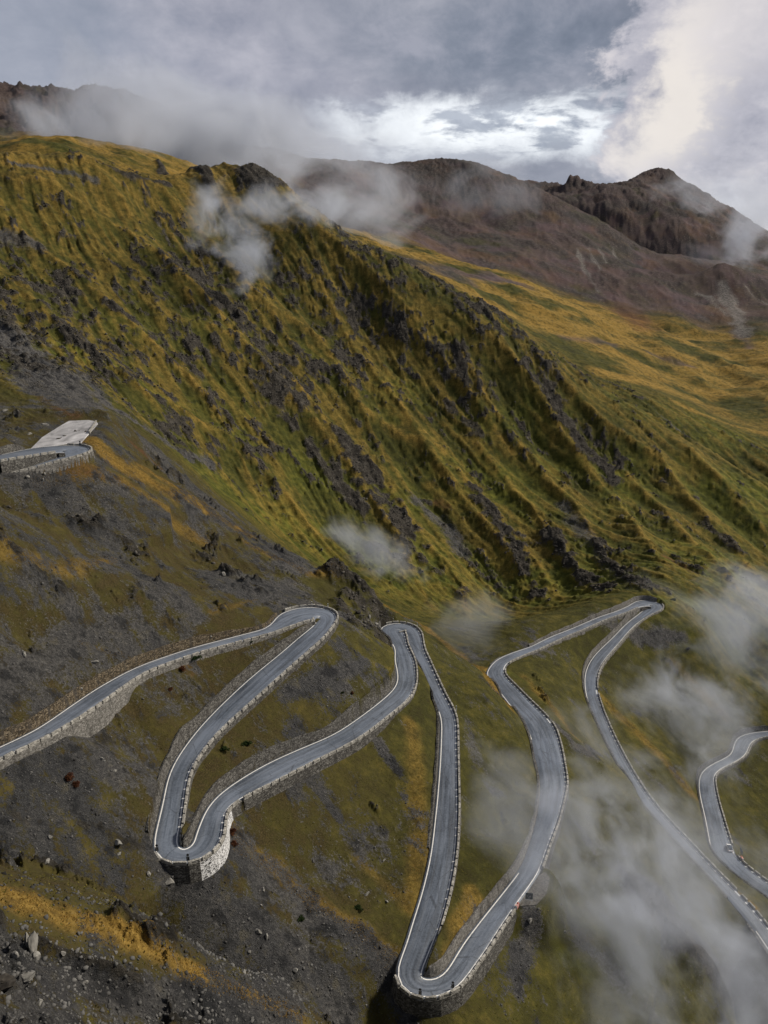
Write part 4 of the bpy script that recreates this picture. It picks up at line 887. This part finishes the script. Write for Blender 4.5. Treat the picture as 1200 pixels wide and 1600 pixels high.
def tufts(name, mask_, n_, h0, h1, mat, label):
    x, y, idx = pick(mask_, n_); z = height(x, y); h = rng.uniform(h0, h1, n_); V = np.zeros((n_, 9, 3)); w = h*.42
    for k in range(3):
        a = rng.uniform(0, 6.28, n_); b = rng.uniform(.4, 1.2, n_)
        ox, oy = np.cos(a), np.sin(a)
        V[:, 3*k, 0] = x-oy*w; V[:, 3*k, 1] = y+ox*w; V[:, 3*k, 2] = z-.05
        V[:, 3*k+1, 0] = x+oy*w; V[:, 3*k+1, 1] = y-ox*w; V[:, 3*k+1, 2] = z-.05
        V[:, 3*k+2, 0] = x+ox*h*b; V[:, 3*k+2, 1] = y+oy*h*b; V[:, 3*k+2, 2] = z+h*.5
    nf_ = n_*3; me = bpy.data.meshes.new(name); me.vertices.add(nf_*3); me.vertices.foreach_set('co', V.astype(np.float32).reshape(-1)); me.loops.add(nf_*3); me.polygons.add(nf_)
    me.loops.foreach_set('vertex_index', np.arange(nf_*3, dtype=np.int32)); me.polygons.foreach_set('loop_start', np.arange(nf_, dtype=np.int32)*3); me.update(calc_edges=True)
    me.materials.append(mat); o = bpy.data.objects.new(name, me); col.objects.link(o); o['kind'] = 'stuff'; o['label'] = label
def grass_mat(name, a, b_, c_):
    m, g, b, o = new_mat(name); pos = g.n('ShaderNodeNewGeometry').outputs['Position']; n_ = g.noise(pos, .6, 5, .7)
    g.link(g.ramp(n_, [(.3, a), (.5, b_), (.7, c_)]), b.inputs['Base Color']); b.inputs['Roughness'].default_value = .9; b.inputs['Specular IOR Level'].default_value = .1; return m
M_gold = grass_mat('autumn_grass', (.13, .08, .02), (.26, .16, .038), (.42, .28, .08)); M_olive = grass_mat('olive_grass', (.06, .058, .014), (.115, .10, .02), (.20, .165, .045))
tufts('autumn_grass_tufts', vis*(GOLD > .3)*GOLD*(RAD < 450)*(RAD > 50), 70000, .07, .20, M_gold, 'golden autumn grass on the spurs and banks')
tufts('grass_tufts', vis*(SCREE < .55)*(RAD < 420)*(RAD > 50), 70000, .12, .36, M_olive, 'short olive grass on the slopes between the roads')
M_leaf = grass_mat('juniper_leaf', (.012, .022, .008), (.024, .04, .012), (.045, .065, .018)); M_twig = simple_mat('brown_twig', (.06, .04, .025), .9)
M_leaf_r = grass_mat('russet_leaf', (.03, .012, .008), (.07, .028, .014), (.12, .05, .02))
def shrub_parts(seed, leaf):
    r = np.random.default_rng(seed); n_ = 1500; d = r.normal(size=(n_, 3)); d /= np.linalg.norm(d, axis=1)[:, None]
    lob = r.normal(size=(7, 3))*.35; cpos = lob[r.integers(0, 7, n_)]; p = cpos*np.array([1, 1, .5])+d*np.array([.5, .5, .38])*r.uniform(.5, 1, (n_, 1)); p[:, 2] = np.abs(p[:, 2]+.3)*.8
    e1 = r.normal(size=(n_, 3))*.055; e2 = r.normal(size=(n_, 3))*.055
    V = np.stack([p-e1, p+e1, p+e2*1.6], 1).reshape(-1, 3); me = bpy.data.meshes.new('foliage'); me.from_pydata([tuple(v) for v in V], [], [(3*i, 3*i+1, 3*i+2) for i in range(n_)]); me.materials.append(leaf)
    Vt, Ft = [], []
    for k in range(7): cyl(Vt, Ft, (0, 0, -.1), (float(lob[k, 0]), float(lob[k, 1]), .35), .03, .01, 5)
    mt = bpy.data.meshes.new('stem'); mt.from_pydata(Vt, [], Ft); mt.materials.append(M_twig); return me, mt
SH = [shrub_parts(1, M_leaf), shrub_parts(2, M_leaf), shrub_parts(3, M_leaf_r)]
SHR = [(303,1034,2.6,0,'dark green juniper bush just below the uppermost parapet wall'),(392,1006,1.5,1,'small dark bush under the parapet near the upper left hairpin'),(350,1171,2.0,0,'dark green bush at the left in the strip between the two left legs'),(386,1164,2.4,1,'wider dark green bush at the right in the strip between the two left legs'),
 (559,1419,1.9,0,'dark green bush on the grass left of the bottom leg'),(470,1438,1.8,1,'dark bush at the upper rim of the dark gully'),(284,1046,2.0,2,'reddish shrub left of the dark green juniper'),(108,1216,2.2,2,'rust red shrub on the slope at left below the wall'),(118,1228,1.8,2,'second rust red shrub just below the first'),(267,1078,1.5,2,'reddish shrub above the long dry wall'),
 (550,1084,1.2,2,'russet shrub above the wall of the middle leg'),(362,1302,2.0,2,'russet shrub right of the white pointed masonry'),(365,1320,1.8,2,'russet shrub low beside the bastion'),(535,1083,1.1,1,'low green bush above the middle leg wall'),(1053,938,3.2,0,'dark dwarf pine right of the far hairpin')]
for px, py, s, kd, lab in SHR:
    p, r = on_ground(px, py); t = thing('shrub', lab, 'shrub', (p[0], p[1], p[2]-.05), 'shrubs scattered over the slopes', (0, 0, random.uniform(0, 6)))
    for nm, me in zip(('foliage', 'stem'), SH[kd]):
        o = bpy.data.objects.new(nm, me); col.objects.link(o); o.parent = t; o.scale = (s*.55, s*.55, s*.55)

# ------------------------------------------------------------------ roadside furniture
M_wht = simple_mat('white_enamel', (.75, .75, .74), .4, noise_amt=.08); M_blk = simple_mat('black_enamel', (.02, .022, .026), .4, noise_amt=.2)
M_navy = simple_mat('dark_teal_panel', (.012, .028, .036), .35, noise_amt=.1); M_red = simple_mat('orange_red_enamel', (.55, .09, .03), .45, noise_amt=.15)
M_steel = simple_mat('galvanised_steel', (.35, .36, .37), .4, .8, .1); M_grey = simple_mat('grey_print', (.30, .33, .35), .5)
def edge_point(side, px, py, lo, hi, off):
    E = RL if side > 0 else RR; i = station(E, px, py, lo, hi); p = outer(RC, RW, RT, side, i, off); return (p[0], p[1], RC[i, 2]), i
# marker posts standing on the outside of the hairpins
def post(loc, label, style):
    t = thing('marker_post', label, 'post', loc, 'marker posts on the hairpin walls'); V, Fc = [], []
    if style == 'white':
        box(V, Fc, (0, 0, .65), (.22, .16, 1.7)); link_mesh('post', V, Fc, M_wht, t); V, Fc = [], []; box(V, Fc, (0, 0, 1.05), (.235, .175, .26)); link_mesh('reflector_band', V, Fc, M_blk, t)
    else:
        cyl(V, Fc, (0, 0, -.2), (0, 0, 1.5), .06, .06, 8); link_mesh('post', V, Fc, M_steel, t)
        V, Fc = [], []; box(V, Fc, (0, 0, .75), (.62, .08, .95)); link_mesh('panel', V, Fc, M_blk, t); V, Fc = [], []; cyl(V, Fc, (0, -.02, 1.6), (0, .06, 1.6), .28, .28, 14); link_mesh('disc', V, Fc, M_blk, t)
for px, py, side, lo, hi, off, lab, st in [(482,947,1,SE[1],SE[2],1.1,'white marker post with black band left on the upper left hairpin','white'),(511,947,1,SE[1],SE[2],1.1,'white marker post with black band right on the upper left hairpin','white'),
   (600,977,1,SE[5]-6,SE[6],1.1,'leftmost white marker post on the middle upper hairpin, beside the rock','white'),(622,972,1,SE[5],SE[6],1.1,'white marker post in the middle of the middle upper hairpin','white'),(648,983,1,SE[5],SE[6]+3,1.1,'right white marker post on the middle upper hairpin','white'),(708,1108,1,SE[6],SE[7],1.1,'white marker post on the long straight wall above the bottom hairpin','white'),
   (290,1346,-1,SE[3],SE[4],-.45,'black panel post in the middle of the lower left hairpin','dark'),(242,1339,-1,SE[3]-4,SE[4],-.45,'black panel post at the left corner of the lower left hairpin','dark'),(655,1556,-1,SE[7],SE[8],-.45,'black panel post in the middle of the bottom hairpin','dark'),(711,1549,-1,SE[7],SE[8]+2,-.45,'black panel post at the right of the bottom hairpin','dark'),(126,701,0,0,0,0,'black panel post at the tip of the lay-by hairpin','dark')]:
    if side == 0:
        i = station(QL, px, py); p = outer(QC, QW, QT, 1, i, -.4); loc = (p[0], p[1], QC[i, 2])
    else: loc, i = edge_point(side, px, py, lo, hi, off)
    post(loc, lab, st)
# notice board on its post, with a small paved pad
pad = PADPX
pi, ii = edge_point(-1, 820, 1395, SE[8], SE[9], .5); padz = PADZ+.02
V = [tuple(at_z(*p, padz)) for p in pad]; V += [(v[0], v[1], v[2]-.6) for v in V]; n_ = len(pad); up_f = tuple(range(n_))
link_mesh('pavement', V, [up_f, up_f[::-1][:0] or tuple(range(2*n_-1, n_-1, -1))]+[(i, (i+1) % n_, n_+(i+1) % n_, n_+i) for i in range(n_)], M_verge)['kind'] = 'structure'
bp = at_z(826, 1414, padz); t = thing('notice_board', 'dark teal notice board with a pale emblem and white lower strip on a thin post', 'sign', tuple(bp), rot=(0, 0, -.12))
V, Fc = [], []; cyl(V, Fc, (0, .03, 0), (0, .03, 2.2), .05, .05, 8); link_mesh('post', V, Fc, M_steel, t)
V, Fc = [], []; box(V, Fc, (0, 0, 2.35), (1.75, .07, 2.0)); pn = link_mesh('panel', V, Fc, M_navy, t)
V, Fc = [], []; box(V, Fc, (0, -.045, 1.53), (1.74, .02, .30)); link_mesh('white_strip', V, Fc, M_wht, t)
V, Fc = [], []
for k in range(27):                       # ring emblem with a hill inside
    a0 = 1.4+(2*math.pi-.8)*k/26
    V += [((r_*math.cos(a0)), -.05, 2.55+r_*math.sin(a0)) for r_ in (.36, .44)]
    if k: Fc.append((2*k-2, 2*k-1, 2*k+1, 2*k))
link_mesh('emblem_ring', V, Fc, M_grey, t); V, Fc = [], []; b_ = len(V); V += [(-.08, -.05, 2.38), (.36, -.05, 2.38), (.2, -.05, 2.66), (.12, -.05, 2.56), (.05, -.05, 2.62)]; Fc.append((b_, b_+1, b_+2, b_+3, b_+4))
link_mesh('emblem_hill', V, Fc, M_grey, t)
for z_, w_ in ((2.04, .62), (1.92, .46)): V, Fc = [], []; box(V, Fc, (-.05, -.045, z_), (w_, .015, .07)); link_mesh('lettering', V, Fc, M_grey, t)
# striped end marker of the parapet
def end_marker(loc, yaw, label):
    t = thing('end_marker', label, 'barrier', loc, rot=(0, 0, yaw)); V, Fc = [], []; box(V, Fc, (0, 0, .45), (.55, 1.3, .9), jit=.02); link_mesh('block', V, Fc, M_wht, t)
    V, Fc = [], []
    for k in (-.42, .05, .5): box(V, Fc, (0, k, .47), (.575, .24, .905))
    link_mesh('red_stripe', V, Fc, M_red, t); V, Fc = [], []; cyl(V, Fc, (0, .3, .8), (0, .3, 1.25), .16, .12, 10); link_mesh('lamp', V, Fc, M_red, t)
loc, i = edge_point(-1, 803, 1417, SE[8], SE[9], .3); end_marker(loc, math.atan2(RT[i, 1], RT[i, 0])-math.pi/2, 'red and white striped end block of the parapet near the notice board')
loc, i = edge_point(-1, 1151, 1346, SE[15], len(RC), .75); end_marker((loc[0], loc[1], loc[2]+.1), math.atan2(RT[i, 1], RT[i, 0])-math.pi/2, 'orange and white marker on the parapet just below the white car')
bt = outer(RC, RW, RT, -1, i+3, 2.0); t = thing('roadside_panel', 'dark blue panel on posts outside the parapet beside the white car', 'sign', (bt[0], bt[1], RC[i, 2]-.5), rot=(0, 0, math.atan2(RT[i, 1], RT[i, 0])-.2))
V, Fc = [], []; box(V, Fc, (0, 0, 1.6), (2.6, .1, 1.5)); link_mesh('panel', V, Fc, simple_mat('slate_blue_panel', (.03, .05, .10), .4), t)
for sx in (-1, 1): V, Fc = [], []; cyl(V, Fc, (sx, .06, -1.5), (sx, .06, 1.4), .06, .06, 8); link_mesh('post', V, Fc, M_steel, t)
# white car parked by the parapet
def build_car():
    i = station(RR, 1140, 1330, SE[15], len(RC)); p = outer(RC, RW, RT, -1, i, -1.25); yaw = math.atan2(RT[i, 1], RT[i, 0])
    t = thing('parked_car', 'small white car with dark glass roof parked against the parapet of the lowest road', 'car', (p[0], p[1], RC[i, 2]+.03), rot=(0, 0, yaw))
    Mb = simple_mat('white_car_paint', (.78, .79, .80), .25, noise_amt=.02); Mg = simple_mat('car_glass', (.02, .035, .06), .08, noise_amt=.05); Mt = simple_mat('tyre_rubber', (.015, .015, .016), .8); Ml = simple_mat('lamp_glass', (.6, .6, .58), .15)
    # lower body by lofted sections along x
    xs = [-2.05, -1.9, -1.3, -.6, .3, 1.0, 1.6, 1.95, 2.08]; top = [.72, .86, .92, .93, .93, .90, .80, .68, .52]; hw = [.68, .80, .86, .88, .88, .87, .84, .76, .62]
    V, Fc = [], []; prof = lambda w, h: [(-w*.9, .22), (-w, .42), (-w*.97, h*.86), (-w*.84, h), (w*.84, h), (w*.97, h*.86), (w, .42), (w*.9, .22)]
    for x, h, w in zip(xs, top, hw): V += [(x, y, z) for y, z in prof(w, h)]
    for a in range(len(xs)-1):
        for k in range(8): b0 = a*8; Fc.append((b0+k, b0+(k+1) % 8, b0+8+(k+1) % 8, b0+8+k))
    Fc += [tuple(range(7, -1, -1)), tuple(range(len(V)-8, len(V)))]; link_mesh('body', V, Fc, Mb, t, smooth=False)
    def cabin(z0, z1, x0, x1, x2, x3, w0, w1, name, mat):
        V = [(x0, -w0, z0), (x3, -w0, z0), (x3, w0, z0), (x0, w0, z0), (x1, -w1, z1), (x2, -w1, z1), (x2, w1, z1), (x1, w1, z1)]
        link_mesh(name, V, [(0, 3, 2, 1), (4, 5, 6, 7), (0, 1, 5, 4), (1, 2, 6, 5), (2, 3, 7, 6), (3, 0, 4, 7)], mat, t)
    cabin(.88, 1.40, -1.75, -1.25, .35, 1.05, .80, .62, 'windows', Mg); cabin(1.385, 1.45, -1.32, -1.2, .28, .42, .64, .58, 'roof', Mg)
    for x in (-1.28, 1.32):
        for s_ in (-1, 1):
            V, Fc = [], []; cyl(V, Fc, (x, s_*.70, .32), (x, s_*.90, .32), .32, .32, 18); w = link_mesh('wheel', V, Fc, Mt, t); V, Fc = [], []; cyl(V, Fc, (x, s_*.89, .32), (x, s_*.91, .32), .19, .19, 12); link_mesh('rim', V, Fc, M_steel, w)
    for s_ in (-1, 1):
        V, Fc = [], []; box(V, Fc, (2.0, s_*.55, .60), (.14, .28, .13)); link_mesh('headlight', V, Fc, Ml, t); V, Fc = [], []; box(V, Fc, (-2.02, s_*.6, .72), (.1, .2, .16)); link_mesh('tail_light', V, Fc, M_red, t)
        V, Fc = [], []; box(V, Fc, (.55, s_*.95, .98), (.16, .2, .12)); link_mesh('wing_mirror', V, Fc, Mb, t)
    for x in (-1.7, -.85, -.05, .65):
        for s_ in (-1, 1): V, Fc = [], []; cyl(V, Fc, (x, s_*.80, .9), (x*.78-.05 if x != -.05 and x != -.85 else x, s_*.615, 1.40), .035, .03, 6); link_mesh('window_pillar', V, Fc, Mb, t)
build_car()
# lay-by surface and its wall
def layby():
    m, g, b, o_ = new_mat('pale_trodden_gravel'); pos = g.n('ShaderNodeNewGeometry').outputs['Position']; n1 = g.noise(g.mapping(pos, rot=(0, 0, .6), scale=(1, .35, 1)), .16, 5, .6, 1.2); n2 = g.noise(pos, 2, 5, .7)
    g.link(g.ramp(g.math('ADD', g.math('MULTIPLY', n1, .8), g.math('MULTIPLY', n2, .2)), [(.34, (.15, .15, .155)), (.48, (.27, .27, .28)), (.62, (.44, .44, .455))]), b.inputs['Base Color']); b.inputs['Roughness'].default_value = .9
    P = [(p[0], p[1], p[2]+.03) for p in LAYBY]; cx = np.mean(P, axis=0); k = len(P)
    V = [tuple(cx)]+P+[(p[0]+(p[0]-cx[0])*.06, p[1]+(p[1]-cx[1])*.06, p[2]-.5) for p in P]
    Fc = [(0, 1+i, 1+(i+1) % k) for i in range(k)]+[(1+i, 1+k+i, 1+k+(i+1) % k, 1+(i+1) % k) for i in range(k)]
    link_mesh('pavement', V, Fc, m)['kind'] = 'structure'
    a, b_ = np.array(P[6]), np.array(P[8]); d = b_-a; L = np.linalg.norm(d[:2]); c = (a+b_)/2; V, Fc = [], []
    t = thing('roadside_wall', 'low straight wall along the valley edge of the gravel lay-by', 'stone wall', tuple(c), 'stone walls along the mountain road', (0, 0, math.atan2(d[1], d[0])))
    nb_ = int(L/2.8)
    for q in range(nb_): V, Fc = [], []; box(V, Fc, ((q+.5)*L/nb_-L/2, .3, .1), (L/nb_-.25, .5, 1.2), jit=.03); link_mesh('parapet_block', V, Fc, M_cap, t)
    V, Fc = [], []; box(V, Fc, (0, .3, -1.6), (L, .62, 2.3), jit=.02); link_mesh('retaining_wall', V, Fc, M_stone, t)
layby()
# ------------------------------------------------------------------ drifting mist
def mist_mat(name, dens, scale, thr, colr=(.82, .88, 1.0), stretch=(1, 1, 1), seed=0., soft=.34):
    m = bpy.data.materials.new(name); m.use_nodes = True; g = N(m.node_tree); o = g.n('ShaderNodeOutputMaterial')
    pv = g.n('ShaderNodeVolumePrincipled'); g.link(pv.outputs[0], o.inputs['Volume'])
    tc = g.n('ShaderNodeTexCoord'); ob = tc.outputs['Object']; r = g.vmath('LENGTH', ob)
    pos = g.n('ShaderNodeNewGeometry').outputs['Position']
    n1 = g.noise(g.mapping(pos, rot=(0, 0, .7), scale=(1, .7, 1.2), loc=(seed, seed*.7, 0)), scale*1.5, 6, .62, .45)
    n1 = g.maprange(n1, .33, .67, smooth=False)
    f = g.maprange(r, 1.0, .15)
    e = g.math('ADD', g.math('MULTIPLY', g.math('SUBTRACT', 1., f), .75), thr)
    v = g.math('DIVIDE', g.math('SUBTRACT', n1, e), .55)
    d = g.math('MULTIPLY', g.math('MULTIPLY', g.maprange(v, 0, 1), g.math('POWER', f, .5)), dens*.30)
    g.link(d, pv.inputs['Density']); pv.inputs['Color'].default_value = (*colr, 1); pv.inputs['Anisotropy'].default_value = .25
    m.volume_intersection_method = 'FAST' if hasattr(m, 'volume_intersection_method') else None
    return m
def mist(px, py, R, rad, dens, scale, thr, label, lift=0, yaw=0., **kw):
    p = at_R(px, py, R/S) if R else hit(px, py)[0]
    me = bpy.data.meshes.new('mist'); bm = bmesh.new(); bmesh.ops.create_icosphere(bm, subdivisions=2, radius=1.06); bm.to_mesh(me); bm.free()
    me.materials.append(mist_mat('mist', dens, scale, thr, **kw)); o = bpy.data.objects.new('mist', me); col.objects.link(o)
    o.location = (p[0], p[1], p[2]+lift); o.scale = rad; o.rotation_euler = (0, 0, yaw); o['kind'] = 'stuff'; o['label'] = label
W_ = .72
for a in [
 (1000,1490,0,(74,86,26),.15,.038,.20,'thick grey mist at the lower right',9,0),
 (905,1345,0,(36,60,16),.17,.055,.14,'bright puff of mist right of the wide road',6,0),
 (1170,1590,0,(54,54,22),.13,.042,.15,'grey mist in the bottom right corner',8,0),
 (1055,1125,0,(54,94,24),.13,.036,.14,'round puff of mist between the right-hand roads',9,0),
 (785,1255,0,(30,74,11),.11,.042,.10,'thin mist over the grass between the middle roads',4,0),
 (945,1240,0,(48,88,14),.08,.045,.20,'thin mist crossing the long right-hand straight',6,0),
 (1190,1010,0,(110,130,36),.06,.020,.08,'mist rising at the right edge under the green slope',12,0),
 (1080,1370,0,(50,70,14),.08,.045,.20,'thin mist over the slope between the last two roads',6,0),
 (560,868,0,(28,110,22),.10,.026,.10,'wisp of mist in the ravine',5,.62),
 (740,985,0,(48,90,14),.04,.026,.15,'faint mist above the middle of the valley',4,0),
 (335,345,680,(40,50,46),.11,.022,.14,'white wisp hanging at the left on the upper green slope',0,.3),
 (385,395,660,(34,50,60),.10,.024,.14,'tail of mist drooping down a gully of the green slope',0,-.2),
 (455,325,760,(110,80,34),.075,.016,.14,'long wisp drifting over the green crest',0,0),
 (540,300,1150,(190,140,130),.028,.008,.12,'pale mist rising behind the green crest',0,0),
 (225,185,1350,(290,240,160),.045,.0048,.05,'cloud draped over the left peak',0,0),
 (340,215,1450,(340,250,140),.050,.0048,.05,'cloud on the shoulder of the left peak',0,0),
 (160,210,1100,(200,120,80),.035,.009,.15,'low shred of cloud trailing along the left ridge',0,0),
 (390,280,1150,(220,120,66),.028,.008,.10,'low shred of cloud behind the green crest',0,0),
 (710,310,2000,(320,190,170),.009,.0048,.16,'faint shred of mist on the brown mountain',0,0),
 (1195,345,2100,(230,190,200),.026,.0065,.06,'cloud clinging to the flank of the right peak',0,0),
 (1090,305,2900,(230,160,160),.014,.0075,.14,'thin cloud on the summit slope of the right peak',0,0)]:
    px, py, R, rad, dens, scale, thr, lab, lift, yaw = a
    mist(px, py, R, rad, dens, scale, thr, lab, lift, yaw, seed=px*.013)
